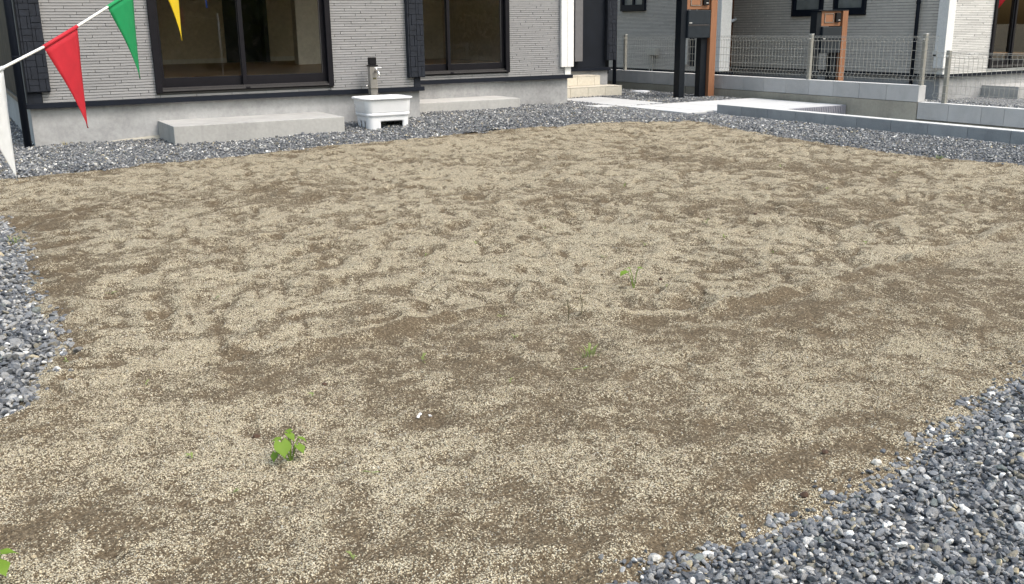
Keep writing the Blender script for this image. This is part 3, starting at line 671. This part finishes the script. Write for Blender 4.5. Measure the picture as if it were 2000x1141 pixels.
MB().box(XW + .002, XW + .118, 1.3, 7.256, .1192, .122).obj('cap', M['mortar'], bw)

# ------------------------------------------------------------------ mesh fences
def fence(name, y0, y1, zb, zt, posts, label):
    fx = XW + .065; f = thing(name, (fx, (y0 + y1) / 2, zb), label, 'fence')
    for (py, pb, ptop) in posts:
        p = MB().box(fx - .022, fx + .022, py - .022, py + .022, pb, ptop).obj('post', M['post'], f, bevel=.004)
        MB().box(fx - .024, fx + .024, py - .024, py + .024, ptop + .0005, ptop + .008).obj('post_cap', M['boxwhite'], p)
        MB().box(fx - .034, fx - .0225, py - .012, py + .012, ptop - .06, ptop - .045).obj('bracket', M['boxwhite'], p)
    H_ = zt - zb; prof = [(0, zt), (-.0, zt - .018), (-.026, zt - .036), (0, zt - .06), (0, zb + .075), (-.026, zb + .05), (0, zb + .028), (0, zb)]
    hz = [zt - .002, zt - .018, zt - .058] + list(np.arange(zt - .158, zb + .10, -.1)) + [zb + .075, zb + .028]
    vm = MB(); n = int((y1 - y0) / .0555)
    for i in range(n + 1):
        yy = y0 + (y1 - y0) * i / n; vm.tube([(fx - .03 + a, yy, z) for a, z in prof], .0019, 4, False)
    vm.obj('vertical_wires', M['wire'], f)
    hm = MB()
    for z in hz: hm.tube([(fx - .034, y0, z), (fx - .034, y1, z)], .0022, 4, False)
    hm.obj('horizontal_wires', M['wire'], f); return f
fence('mesh_fence', 7.10, 14.9, .335, .848, [(7.29, .3, .868), (8.975, .3, .866), (10.95, .3, .866), (12.91, .3, .862)], 'galvanised wire mesh fence standing on the taller block wall')
fence('mesh_fence', 1.6, 7.09, .155, .676, [(6.97, .12, .69), (4.97, .12, .69), (2.97, .12, .69)], 'lower galvanised wire mesh fence on the low stepped-down block wall')

# ------------------------------------------------------------------ mailbox pillars
def pillar(loc, label, group):
    p = thing('mailbox_pillar', loc, label, 'mailbox', group); X, Y, Z = loc
    def bx(name, mt, x0, x1, y0, y1, z0, z1, par=p, bv=.003): return MB().box(X + x0, X + x1, Y + y0, Y + y1, Z + z0, Z + z1).obj(name, mt, par, bevel=bv)
    bx('post', M['ink'], 0, .095, 0, .12, -.1, 1.40)
    bx('post', M['ink'], .385, .495, .02, .12, -.1, 1.40)
    bx('wood_post', M['orange'], .505, .615, -.03, .12, -.1, 1.42)
    bx('top_rail', M['ink'], 0, .615, -.032, .125, 1.4205, 1.432)
    up = bx('brown_panel', M['orange'], .097, .497, .0, .018, 1.205, 1.418)
    fr_ = MB()
    for (a, b_, c, d) in ((.155, .335, 1.375, 1.382), (.155, .335, 1.255, 1.262), (.155, .162, 1.262, 1.375), (.328, .335, 1.262, 1.375)): fr_.box(X + a, X + b_, Y - .012, Y - .0005, Z + c, Z + d)
    fr_.obj('name_frame', M['tapstone'], up); bx('name_plate', M['orange'], .163, .327, -.006, -.0005, 1.263, 1.374, up)
    ic = bx('intercom', M['black'], .365, .46, -.035, -.0005, 1.262, 1.392, up, .004); bx('intercom_label', M['boxwhite'], .405, .445, -.0365, -.0355, 1.285, 1.293, ic, 0)
    mb_ = bx('mailbox', M['mailbox'], .097, .497, -.03, .11, .825, 1.195)
    bx('flap', M['mailbox'], .105, .490, -.036, -.0305, 1.012, 1.19, mb_, .003); bx('slot_lip', M['track'], .10, .47, -.040, -.0305, .990, 1.005, mb_, .002); bx('label', M['boxwhite'], .115, .165, -.0375, -.0365, 1.022, 1.032, mb_, 0)
    bx('door', M['mailbox'], .105, .490, -.034, -.0305, .832, .984, mb_, .003)
    return p
pillar((8.797, 10.55, .0), 'dark mailbox pillar with orange-brown post standing in the gravel by the white path', 'mailbox pillars')
pillar((11.02, 10.2, -.245), 'matching mailbox pillar with orange-brown post behind the wire fence', 'mailbox pillars')

# ------------------------------------------------------------------ neighbouring house
Z2 = -.21; X3, X4, YF, YC = 13.8, 11.9, 10.1, 13.19
h2 = thing('neighbour_house', (X3, YF, Z2), 'neighbouring grey brick-sided house with white front behind the wire fence', 'house')
MB().box(X3 + .03, 22, YF + .03, 20, Z2 - .1, .142).obj('foundation', M['foundation'], h2)
MB().box(X4 + .03, X3 + .028, YC + 1.8, 20, Z2 - .1, .142).obj('foundation', M['foundation'], h2)
MB().box(X4 + .03, X4 + .25, YC + .03, YC + 1.79, Z2 - .1, .1415).obj('foundation', M['foundation'], h2)
MB().box(X3 - .03, 22, YF - .03, 20, .1425, .187).obj('base_flashing', M['flash'], h2, bevel=.003)
MB().box(X4 - .03, X4 + .32, YC - .04, 20, .143, .188).obj('base_flashing', M['flash'], h2, bevel=.003)
W3 = (14.955, 16.655, .25, 2.2)
walls('wall', M['joint2'], h2, [(X3 + .002, W3[0], YF + .002, YF + .15, .188, 3.2), (W3[1], 22, YF + .002, YF + .15, .188, 3.2), (W3[0], W3[1], YF + .002, YF + .15, W3[3], 3.2), (W3[0], W3[1], YF + .002, YF + .15, .188, W3[2]), (X3 + .002, X3 + .15, YF + .151, 16, .188, 3.2), (X4 + .002, X4 + .15, YC + .002, 19, .189, 3.2), (X4 + .151, X4 + .22, YC + .003, YC + .15, .189, 3.2), (21.85, 22, YF + .151, 15.4, .19, 3.2), (X3 + .151, 22, 15.4, 15.5, .19, 3.2)])
walls('room_floor', M['floor'], h2, [(X3 + .151, 21, YF + .151, 15.39, .28, .32)])
siding('siding', M['h2side'], h2, 'X', YF + .09, 15.0, .19, 2.4, X3, .047, .22, holes=[(11.68, 12.375, 1.14, 2.2), (12.63, 13.355, 1.13, 2.2)], gap=.0055, proud=.009, seed=6, stag=2)
siding('siding', M['h2left'], h2, 'X', YC + .12, 18.0, .19, 2.4, X4, .0252, .335, holes=[(15.31, 16.09, 1.28, 2.2), (13.83, 13.99, .27, 1.6)], seed=7)
siding('siding', M['h2front'], h2, 'Y', X3 + .15, 16.8, .19, 2.4, YF, .0265, .40, holes=[(W3[0] - .001, W3[1] + .001, W3[2], W3[3])], seed=8, proud=.010)
sliding_window(h2, W3[0], W3[1], W3[2], W3[3], YF, .365, 15.60)
# small windows in its side wall (plane X)
def side_window(y0, y1, z0, z1, x, split=False):
    f = MB(); fw = .07; xo = x - .06
    f.box(xo, x + .06, y0, y0 + fw, z0, z1); f.box(xo, x + .06, y1 - fw, y1, z0, z1); f.box(xo, x + .06, y0 + fw, y1 - fw, z0, z0 + .115); f.box(xo, x + .06, y0 + fw, y1 - fw, z1 - fw, z1)
    if split: f.box(xo + .02, x + .05, (y0 + y1) / 2 - .025, (y0 + y1) / 2 + .025, z0 + .1151, z1 - fw)
    wo_ = f.obj('window', M['flash'], h2, bevel=.003)
    p = MB().box(x + .0, x + .006, y0 + fw, y1 - fw, z0 + .1152, z1 - fw); p.obj('pane', M['frost'], wo_)
    MB().box(xo - .003, xo - .0005, y1 - .028, y1 - .020, z0 + .03, z1).obj('trim_strip', M['track'], wo_)
m, t, b = mat('frosted_pane', (.20, .215, .21), .25, spec=.5); v = worldpos(t); t.links.new(ramp(t, noise(t, v, 5, 2), [(.3, (.16, .17, .165)), (.7, (.24, .255, .25))]), b.inputs['Base Color']); M['frost'] = m
side_window(11.68, 12.375, 1.14, 2.2, X3); side_window(12.63, 13.355, 1.13, 2.2, X3); side_window(15.31, 16.09, 1.28, 2.2, X4, True)
MB().box(X4 - .02, X4 + .04, 13.83, 13.99, .27, 1.6).obj('window', M['flash'], h2, bevel=.002)
MB().box(X4 - .055, X4 - .022, 14.03, 14.16, .30, 1.0).obj('meter_cover', M['boxwhite'], h2, bevel=.003)
MB().box(X4 - .05, X4 - .013, 13.68, 13.80, .20, 1.6).obj('meter_cover', M['boxgrey'], h2, bevel=.003)
# corner trims
tr = MB().box(X3 - .055, X3 + .12, YF - .055, YF + .13, .285, 2.6).obj('corner_trim', M['whitetrim'], h2, bevel=.003)
MB().box(X3 + .0, X3 + .08, YF - .02, YF + .09, .188, .284).obj('trim_foot', M['whitetrim'], h2)
tr = MB().box(X4 - .05, X4 + .19, YC - .05, YC + .11, .200, 2.6).obj('corner_trim', M['whitetrim'], h2, bevel=.003)
dp = MB().tube([(X4 - .09, YC + .16, .1), (X4 - .09, YC + .16, 2.6)], .03, 10).obj('downpipe', M['flash'], h2, smooth=True)
dp = MB().tube([(X3 - .07, 10.6, Z2), (X3 - .07, 10.6, 2.6)], .03, 10).obj('downpipe', M['flash'], h2, smooth=True)
MB().tube([(X3 - .07, 10.6, 1.285), (X3 - .07, 10.6, 1.33)], .038, 10).obj('pipe_clip', M['flash'], dp)
# entrance door in the recess
dr = MB().box(X4 + .16, X3 + .15, YC + 1.75, YC + 1.79, Z2, 2.6).obj('entrance_door', M['door2'], h2, bevel=.003)
MB().tube([(13.62, YC + 1.74, 1.04), (13.64, YC + 1.66, 1.05), (13.70, YC + 1.65, 1.075), (13.77, YC + 1.66, 1.10)], [.012, .022, .034, .03], 8).obj('handle', M['white_plastic'], dr, smooth=True)
MB().box(12.25, X3 - .08, 12.55, YC + 1.74, Z2, -.02).obj('porch_slab', M['step'], h2, bevel=.004)
# socket, pipes box, upper storey
s_ = MB().box(X3 - .06, X3 - .013, 10.17, 10.265, .46, .56).obj('outlet_box', M['boxwhite'], h2, bevel=.006); MB().box(X3 - .062, X3 - .0605, 10.19, 10.245, .475, .498).obj('socket', M['black'], s_)
ub = MB().box(X4 - .10, X4 - .013, 14.88, 15.16, .45, .585).obj('utility_box', M['boxgrey'], h2, bevel=.006)
for yy in (15.10, 15.02): MB().tube([(X4 - .06, yy, .45), (X4 - .06, yy, .05)], .012, 8).obj('pipe', M['boxgrey'], ub)
MB().box(X3 + .01, 21, YF + .16, 19, 3.201, 5.9).obj('upper_wall', M['upper'], h2); MB().box(X4 - .3, 21.3, YF - .3, 19.3, 5.901, 6.2).obj('roof', M['roof'], h2)
MB().box(X4 + .16, X3 + .009, YC + .16, 19, 3.2015, 5.9).obj('upper_wall', M['upper'], h2)
MB().box(14.92, 16.6, YF - .62, YF + .028, Z2 - .05, -.02).obj('doorstep', M['step'], h2, bevel=.006)

# ------------------------------------------------------------------ wash tub and tap stand
def rrect(cx, cy, hx, hy, r, z, n=8):
    pts = []
    for (sx_, sy_, a0) in ((1, 1, 0), (-1, 1, 90), (-1, -1, 180), (1, -1, 270)):
        for i in range(n + 1):
            a = R(a0 + 90 * i / n); pts.append((cx + sx_ * (hx - r) + r * math.cos(a), cy + sy_ * (hy - r) + r * math.sin(a), z))
        a_ = pts[-1]
        nx = (cx + ({90: -1, 180: -1, 270: 1, 0: 1}[(a0 + 90) % 360]) * (hx - r) + r * math.cos(R(a0 + 90)), cy + ({0: 1, 90: 1, 180: -1, 270: -1}[(a0 + 90) % 360]) * (hy - r) + r * math.sin(R(a0 + 90)), z)
        for k in range(1, 14): pts.append(tuple(a_[q] + (nx[q] - a_[q]) * k / 14 for q in range(3)))
    return pts
def loft(rings, closed_bottom=False):
    mb = MB(); n = len(rings[0])
    for r_ in rings: mb.v += r_
    for i in range(len(rings) - 1):
        for j in range(n): mb.f.append([i * n + j, i * n + (j + 1) % n, (i + 1) * n + (j + 1) % n, (i + 1) * n + j])
    if closed_bottom: mb.f.append([(len(rings) - 1) * n + j for j in range(n)])
    return mb
TX, TY, TZ = 3.765, 9.10, .035
tub = thing('wash_tub', (TX, TY, TZ), 'white plastic wash tub with arched feet standing in the gravel under the tap', 'tub')
rr_ = [rrect(TX, TY, .246, .196, .085, .343), rrect(TX, TY, .262, .212, .10, .3475), rrect(TX, TY, .270, .220, .105, .345), rrect(TX, TY, .272, .222, .105, .335), rrect(TX, TY, .266, .216, .10, .328), rrect(TX, TY, .252, .202, .085, .326), rrect(TX, TY, .249, .200, .08, .318), rrect(TX, TY, .238, .188, .065, .205), rrect(TX, TY, .2365, .187, .065, .201), rrect(TX, TY, .232, .182, .062, .199)]
body = loft(rr_).obj('bowl_shell', M['white_plastic'], tub, smooth=True)
inn = [rrect(TX, TY, .246, .196, .085, .343), rrect(TX, TY, .236, .186, .11, .33), rrect(TX, TY, .218, .168, .09, .20), rrect(TX, TY, .18, .13, .06, .185)]
loft(inn, True).obj('bowl_inside', M['white_plastic'], tub, smooth=True)
band = loft([rrect(TX, TY, .2315, .1815, .062, .1995), rrect(TX, TY, .2365, .187, .065, .197), rrect(TX, TY, .2355, .186, .065, .168), rrect(TX, TY, .229, .179, .062, .164), rrect(TX, TY, .212, .165, .055, .1635)])
band.obj('band', M['white_plastic'], tub, smooth=True)
zs = np.linspace(.1645, TZ - .03, 14); sk = loft([rrect(TX, TY, .216 + .008 * z / .16, .167 + .008 * z / .16, .055, float(z)) for z in zs])
def hole(c):
    x, y, z = c
    if y < TY - .15 and TX - .105 < x < TX + .145 and z < .115: return True
    if x < TX - .19 and z < .110 and z > .042 and ((TY - .085 < y < TY - .045) or (TY + .02 < y < TY + .055)): return True
    return False
sk.f = [q for q in sk.f if not hole(np.mean([sk.v[i] for i in q], axis=0))]
so = sk.obj('skirt', M['white_plastic'], tub, smooth=True); md = so.modifiers.new('thickness', 'SOLIDIFY'); md.thickness = .008; md.offset = -1
MB().tube([(TX, TY, .18), (TX, TY, -.0)], .025, 10).obj('drain_pipe', M['boxgrey'], tub, smooth=True)
tp = thing('tap_stand', (3.82, 9.43, 0), 'beige water tap post with black cap and chrome tap behind the tub', 'tap')
po = MB().box(3.778, 3.856, 9.41, 9.48, -.05, .628).obj('post', M['tapstone'], tp, bevel=.006)
MB().box(3.772, 3.865, 9.400, 9.484, .41, .414).obj('band', M['chrome'], po)
MB().box(3.772, 3.866, 9.404, 9.484, .6285, .645).obj('collar', M['black'], tp, bevel=.003); MB().box(3.783, 3.855, 9.415, 9.478, .6455, .72).obj('cap', M['black'], tp, bevel=.006)
fa = MB().tube([(3.835, 9.41, .580), (3.835, 9.36, .580), (3.838, 9.335, .575), (3.840, 9.325, .545), (3.840, 9.325, .525)], [.014, .014, .013, .011, .012], 10); fao = fa.obj('spout', M['chrome'], tp, smooth=True)
MB().tube([(3.835, 9.38, .58), (3.835, 9.38, .612)], .011, 8).obj('valve', M['chrome'], fao, smooth=True); MB().box(3.815, 3.895, 9.373, 9.387, .613, .621).obj('lever', M['white_plastic'], fao, bevel=.003)
MB().tube([(3.765, 9.44, .43), (3.735, 9.44, .44)], .008, 8).obj('valve_stub', M['chrome'], tp, smooth=True)
MB().box(3.806, 3.842, 9.4085, 9.4095, .500, .518).obj('sticker', M['stem'], po)

# ------------------------------------------------------------------ bunting
def flag(P, Q, L, mt, parent, lab, curl=.006):
    """pennant hung from P (left) to Q (right); its point hangs under Q"""
    P, Q = Vector(P), Vector(Q); Tp = Q - Vector((0, 0, L)); nrm = (Q - P).cross(Vector((0, 0, 1))).normalized(); mb = MB(); n = 12; m_ = 8
    for i in range(n + 1):
        s = i / n; A = P.lerp(Tp, s) + Vector((0, 0, 0)); B = Q.lerp(Tp, s)
        for j in range(m_ + 1):
            u = j / m_; p = A.lerp(B, u); wv = curl * (math.sin(u * 2.6 + s * 3.1) * (1 - s * .3) - .3) * min(1, s * 3) + .004 * s * math.sin(s * 4)
            mb.v.append(tuple(p + nrm * wv))
    for i in range(n):
        for j in range(m_): a = i * (m_ + 1) + j; mb.f.append([a, a + 1, a + m_ + 2, a + m_ + 1])
    o = mb.obj('flag', mt, parent, smooth=True); o['label'] = lab
    md = o.modifiers.new('cloth', 'SOLIDIFY'); md.thickness = .0008
    MB().tube([P, P.lerp(Q, .5), Q], .0062, 8).obj('hem', mt, o, smooth=True); return o
FL = {'white': cloth('white_flag', (.86, .87, .88)), 'red': cloth('red_flag', (.62, .035, .055)), 'green': cloth('green_flag', (.02, .36, .13)), 'yellow': cloth('yellow_flag', (.86, .66, .03)), 'blue': cloth('blue_flag', (.02, .08, .35))}
M['string'] = plain('white_string', (.75, .75, .73), .7)
bt = thing('bunting', (-.9, 2.0, 0), 'string of white, red, green and yellow pennants hanging by the house', 'bunting')
pts = [(-140, 196, 2.40), (5, 133, 2.69), (85, 92, 2.86), (150, 52, 3.02), (210, 14, 3.28), (258, -17, 3.55), (306, -50, 3.76), (343, -75, 3.98), (372, -96, 4.2), (396, -114, 4.5)]
W_ = [Vector(atd(*p)) for p in pts]
endw = Vector((2.9, 9.55, 3.02)); pole = W_[0] + Vector((-.25, -.1, -.05))
MB().tube([pole] + W_ + [endw], .0042, 6).obj('string', M['string'], bt, smooth=True)
MB().tube([(pole.x, pole.y, -.1), (pole.x, pole.y, 1.25)], .014, 10).obj('pole', M['white_plastic'], bt, smooth=True)
Lf = .318
flag(W_[0].lerp(W_[1], .35), W_[1], Lf, FL['white'], bt, 'white pennant')
flag(W_[2], W_[3], Lf, FL['red'], bt, 'red pennant'); flag(W_[4], W_[5], Lf, FL['green'], bt, 'green pennant'); flag(W_[6], W_[7], Lf, FL['yellow'], bt, 'yellow pennant')
flag(W_[8], W_[9], .30, FL['blue'], bt, 'blue pennant', .01)
b2 = thing('bunting', (5.4, 1.5, 0), 'red pennant on a string in front of the neighbouring white wall', 'bunting')
A_ = Vector(atd(1975, -168, 3.6)); B_ = Vector(atd(2050, -120, 3.4)); pole = Vector((B_.x + .9, B_.y - .8, 0))
MB().tube([Vector((7.05, 10.6, 3.02)), A_, B_, (pole.x, pole.y, 1.2)], .0042, 6).obj('string', M['string'], b2, smooth=True)
MB().tube([(pole.x, pole.y, -.1), (pole.x, pole.y, 1.3)], .014, 10).obj('pole', M['white_plastic'], b2, smooth=True)
flag(B_, A_, .34, FL['red'], b2, 'red pennant', .004)

# ------------------------------------------------------------------ plants and litter on the soil
def leafmesh(L, W, droop, mt, heart=True):
    mb = MB(); n = 8; m_ = 6
    for i in range(n + 1):
        s = i / n; wd = W * (math.sin(math.pi * min(1, s * .86 + .14)) ** .8 if heart else math.sin(math.pi * (s * .94 + .03)) ** .8)
        if heart and s > .55: wd *= (1 - s) / .45 * .9 + .1 * (1 - s)
        for j in range(m_ + 1):
            u = j / m_ * 2 - 1; back = -.22 * L * (abs(u) ** 1.3) * (1 - s) ** 3 * 1.2 if heart else 0
            mb.v.append((u * wd / 2, s * L + back, -droop * L * s * s + .18 * abs(u) * wd * .5 - .03 * L * math.sin(9 * s) * abs(u)))
    for i in range(n):
        for j in range(m_): a = i * (m_ + 1) + j; mb.f.append([a, a + 1, a + m_ + 2, a + m_ + 1])
    return mb.mesh('leaf', mt, smooth=True)
def leafplant(px, py, leaves, label, group=None, hgt=.05):
    c = onz(px, py); c[2] = float(soilz(c[0], c[1])); p = thing('leafy_weed', tuple(c), label, 'weed', group)
    st = MB()
    for (dx, dy, hz, L, W, az, tilt) in leaves:
        tipb = Vector((c[0] + dx, c[1] + dy, c[2] + hz)); st.tube([(c[0], c[1], c[2] - .01), ((c[0] + tipb.x) / 2, (c[1] + tipb.y) / 2, c[2] + hz * .7), tipb], .0016, 5)
        o = bpy.data.objects.new('leaf', leafmesh(L, W, .25, M['leaf'])); o.location = tipb; o.rotation_euler = (R(tilt), random.uniform(-.15, .15), R(az)); link(o, p)
    st.obj('stem', M['leaf'], p); return p
# leaf azimuth: local +Y turned about Z; the camera looks along (+.5, +.87)
leafplant(568, 893, [(-.022, -.006, .055, .042, .042, 178, -34), (.018, -.006, .038, .027, .026, 205, -26), (.004, .026, .060, .028, .022, 215, -30), (.030, .022, .045, .024, .019, 240, -20), (-.036, .006, .026, .026, .017, 150, -25), (-.014, .030, .050, .024, .017, 75, -5), (.012, .03, .062, .022, .016, 20, 5)], 'bright green heart-leaved weed beside a dark clod on bare soil')
leafplant(-10, 1143, [(.01, .0, .04, .036, .034, 200, -10), (-.012, .02, .05, .034, .034, 320, -10), (.02, .02, .05, .03, .026, 280, -10), (.0, -.02, .035, .034, .03, 160, -10)], 'pale green weed cut off at the corner of the bare soil')
def seedling_mesh(seed):
    rr = random.Random(seed); mb = MB(); H_ = rr.uniform(.03, .055)
    for k in range(rr.randint(4, 7)):
        az = rr.uniform(0, 6.28); ln = rr.uniform(.018, .045); el = rr.uniform(.15, 1.2); wd = rr.uniform(.0018, .0050); d = Vector((math.cos(az) * math.cos(el), math.sin(az) * math.cos(el), math.sin(el))); s = Vector((-math.sin(az), math.cos(az), 0)) * wd
        b0 = Vector((0, 0, rr.uniform(0, H_ * .5))); p1 = b0 + d * ln * .6; p2 = b0 + d * ln + Vector((0, 0, -ln * .2)); k0 = len(mb.v)
        mb.v += [tuple(b0 - s * .4), tuple(b0 + s * .4), tuple(p1 + s), tuple(p1 - s), tuple(p2)]; mb.f += [[k0, k0 + 1, k0 + 2, k0 + 3], [k0 + 3, k0 + 2, k0 + 4]]
    return mb
SM = [seedling_mesh(s).mesh('seedling', M['leaf2']) for s in range(5)]
seeds = [(1150, 690, 1.3), (1065, 440, 1.1), (830, 495, 1.1), (420, 570, 1.1), (215, 568, 1.2), (1220, 362, 1.3), (1615, 365, 1.2), (1415, 460, 1.3), (1525, 320, 1.2), (130, 697, 1.0), (825, 700, 1.0), (285, 750, 1.0), (375, 886, 1.0), (455, 950, .8), (725, 910, .8), (1835, 300, 1.2), (995, 745, .9), (610, 772, .8), (1180, 498, 1.0), (980, 605, 1.0), (1260, 470, 1.0), (1510, 495, 1.2), (1690, 470, 1.1), (362, 408, 1.1), (1135, 720, 1.0), (1380, 430, 1.2), (1880, 400, 1.1), (930, 470, 1.0), (1080, 420, 1.0), (1750, 330, 1.1), (690, 1085, .7), (1300, 560, .9), (1005, 660, .9)]
for i, (px, py, s) in enumerate(seeds):
    c = onz(px, py + 6); o = bpy.data.objects.new('weed_seedling', SM[i % 5]); o.location = (c[0], c[1], float(soilz(c[0], c[1])) - .002); o.rotation_euler = (0, 0, random.uniform(0, 6.28)); o.scale = (s * .75, s * .75, s * .6); col.objects.link(o)
    tag(o, 'tiny pale green seedling sprouting from the bare soil', 'weed', 'tiny seedlings scattered over the soil')
def tuft(px, py, label, mt, n=22, hgt=.07, spread=.05, z=None):
    c = onz(px, py); rr = random.Random(px); mb = MB(); z = float(soilz(c[0], c[1])) if z is None else z
    for k in range(n):
        az = rr.uniform(0, 6.28); r0 = rr.uniform(0, spread); b0 = Vector((c[0] + r0 * math.cos(az), c[1] + r0 * math.sin(az), z - .004)); ln = hgt * rr.uniform(.4, 1); ln2 = rr.uniform(.2, .7)
        d = Vector((math.cos(az) * ln2, math.sin(az) * ln2, 1)).normalized(); s = Vector((-math.sin(az), math.cos(az), 0)) * .0018; k0 = len(mb.v); p1 = b0 + d * ln * .6; p2 = b0 + d * ln + Vector((math.cos(az), math.sin(az), -.4)) * ln * .3
        mb.v += [tuple(b0 - s), tuple(b0 + s), tuple(p1 + s), tuple(p1 - s), tuple(p2)]; mb.f += [[k0, k0 + 1, k0 + 2, k0 + 3], [k0 + 3, k0 + 2, k0 + 4]]
    return tag(mb.obj('grass_tuft', mt), label, 'weed')
tuft(28, 472, 'small green grass tuft at the edge of the left gravel strip', M['leaf2'], 26, .06, .05)
tuft(128, 289, 'dry yellow grass tuft at the foot of the house foundation', M['dry'], 16, .07, .035, z=.015)
tuft(1150, 697, 'feathery green weed tuft in the middle of the soil', M['leaf2'], 22, .045, .035)
tuft(1836, 308, 'pale green weed tuft where soil meets the gravel by the kerb', M['leaf2'], 16, .05, .04)
leafplant(1238, 565, [(-.03, .01, .07, .04, .03, 100, -8), (.02, .0, .08, .03, .026, 250, -8), (.0, .03, .075, .03, .024, 20, -8)], 'upright small leafy weed on a thin stem in open soil', hgt=.07)
for (px, py, hh) in ((1110, 625, .075), (1136, 620, .07)):
    c = onz(px, py); z = float(soilz(c[0], c[1])); mb = MB().tube([(c[0], c[1], z - .01), (c[0] + .002, c[1], z + hh * .6), (c[0] - .004, c[1] + .004, z + hh)], .0016, 5); k0 = len(mb.v)
    for q in range(4):
        a = q * 1.7; p = Vector((c[0], c[1], z + hh * (.55 + .12 * q))); d = Vector((math.cos(a), math.sin(a), .35)); s = Vector((-math.sin(a), math.cos(a), 0)) * .003; k0 = len(mb.v)
        mb.v += [tuple(p), tuple(p + d * .014 + s), tuple(p + d * .026), tuple(p + d * .014 - s)]; mb.f.append([k0, k0 + 1, k0 + 2, k0 + 3])
    tag(mb.obj('twig_sprout', M['stem']), 'thin dark upright sprout standing in the soil', 'weed', 'pair of thin sprouts')
def lump(name, px, py, r, mt, label, cat, group=None, flat=.7):
    c = onz(px, py); bm = bmesh.new(); bmesh.ops.create_icosphere(bm, subdivisions=2, radius=r); rr = random.Random(px * 7 + py)
    for v in bm.verts: v.co *= rr.uniform(.75, 1.15); v.co.z *= flat
    me = bpy.data.meshes.new(name); bm.to_mesh(me); bm.free(); me.materials.append(mt); o = bpy.data.objects.new(name, me); o.location = (c[0], c[1], float(soilz(c[0], c[1])) + r * .3); o.rotation_euler = (0, 0, rr.uniform(0, 6)); col.objects.link(o)
    return tag(o, label, cat, group)
lump('soil_clod', 500, 843, .011, M['clod'], 'reddish dark soil clod beside the heart-leaved weed', 'clod')
for (px, py, r) in ((633, 750, .008), (1612, 884, .009), (1475, 425, .010), (730, 352, .012), (1570, 975, .010), (1290, 545, .008)): lump('soil_clod', px, py, r, M['clod'], 'small dark clod lying on pale soil', 'clod', 'loose dark clods')
M['pale'] = plain('pale_stone', (.5, .48, .44), .7); M['amber'] = plain('amber_stone', (.6, .36, .14), .6)
lump('pale_stone', 1713, 907, .013, M['pale'], 'single pale elongated stone on soil near the gravel edge', 'stone'); lump('pale_stone', 1281, 1096, .011, M['pale'], 'round white stone at the tip of the gravel edge', 'stone')
for (px, py, L, az, lab) in ((818, 814, .020, .6, 'larger torn white plastic scrap on a dark patch of soil'), (841, 811, .010, 2.4, 'smaller white plastic scrap on a dark patch of soil')):
    c = onz(px, py); z = float(soilz(c[0], c[1])); u = Vector((math.cos(az), math.sin(az), .25)); s = Vector((-math.sin(az), math.cos(az), 0)); mb = MB()
    for k in range(7):
        q = k / 6; p = Vector((c[0], c[1], z + .006)) + u * (q - .4) * L; wd = L * (.10 + .12 * math.sin(q * 3.1)); b0 = .003 * math.sin(q * 9); mb.v += [tuple(p + s * wd + Vector((0, 0, b0))), tuple(p - s * wd + Vector((0, 0, -b0)))]
    for k in range(6): mb.f.append([2 * k, 2 * k + 1, 2 * k + 3, 2 * k + 2])
    o = mb.obj('plastic_scrap', M['paper']); o.modifiers.new('thickness', 'SOLIDIFY').thickness = .0015; tag(o, lab, 'litter')

# ------------------------------------------------------------------ wooded bank behind the viewer (mirrored in the windows)
bk = grid_mesh('bank', np.linspace(-34, 38, 70), np.linspace(-30, -11, 24), lambda X, Y: -.36 + 5.2 * sstep(-11.5, -22, Y) * (1 + .25 * perlin(X, Y, .12, 60)) + .25 * perlin(X, Y, .7, 61), M['earth'])
tag(bk, kind='structure')
nl_ = 30000; bx_ = rng.uniform(-32, 36, nl_); by = rng.uniform(-24, -12.5, nl_)
bz = -.36 + 5.2 * sstep(-11.5, -22, by) * (1 + .25 * perlin(bx_, by, .12, 60)) + (.9 + 1.3 * (perlin(bx_, by, .4, 62) + .5)) * rng.random(nl_)
q = rng.normal(0, 1, (nl_, 3)); q /= np.linalg.norm(q, axis=1)[:, None]; e1 = np.cross(q, rng.normal(0, 1, (nl_, 3))); e1 /= np.linalg.norm(e1, axis=1)[:, None]; e2 = np.cross(q, e1); s_ = rng.uniform(.15, .34, (nl_, 1)); c = np.c_[bx_, by, bz]
V = np.stack([c - e1 * s_, c + e2 * s_ * .55, c + e1 * s_, c - e2 * s_ * .55], 1).reshape(-1, 3)
me = bpy.data.meshes.new('undergrowth'); me.from_pydata(V.tolist(), [], (np.arange(nl_ * 4).reshape(-1, 4)).tolist()); me.materials.append(M['bushleaf'])
wb = bpy.data.objects.new('undergrowth', me); col.objects.link(wb); tag(wb, 'olive green undergrowth on the bank across the road, mirrored in the windows', 'undergrowth', kind='stuff')
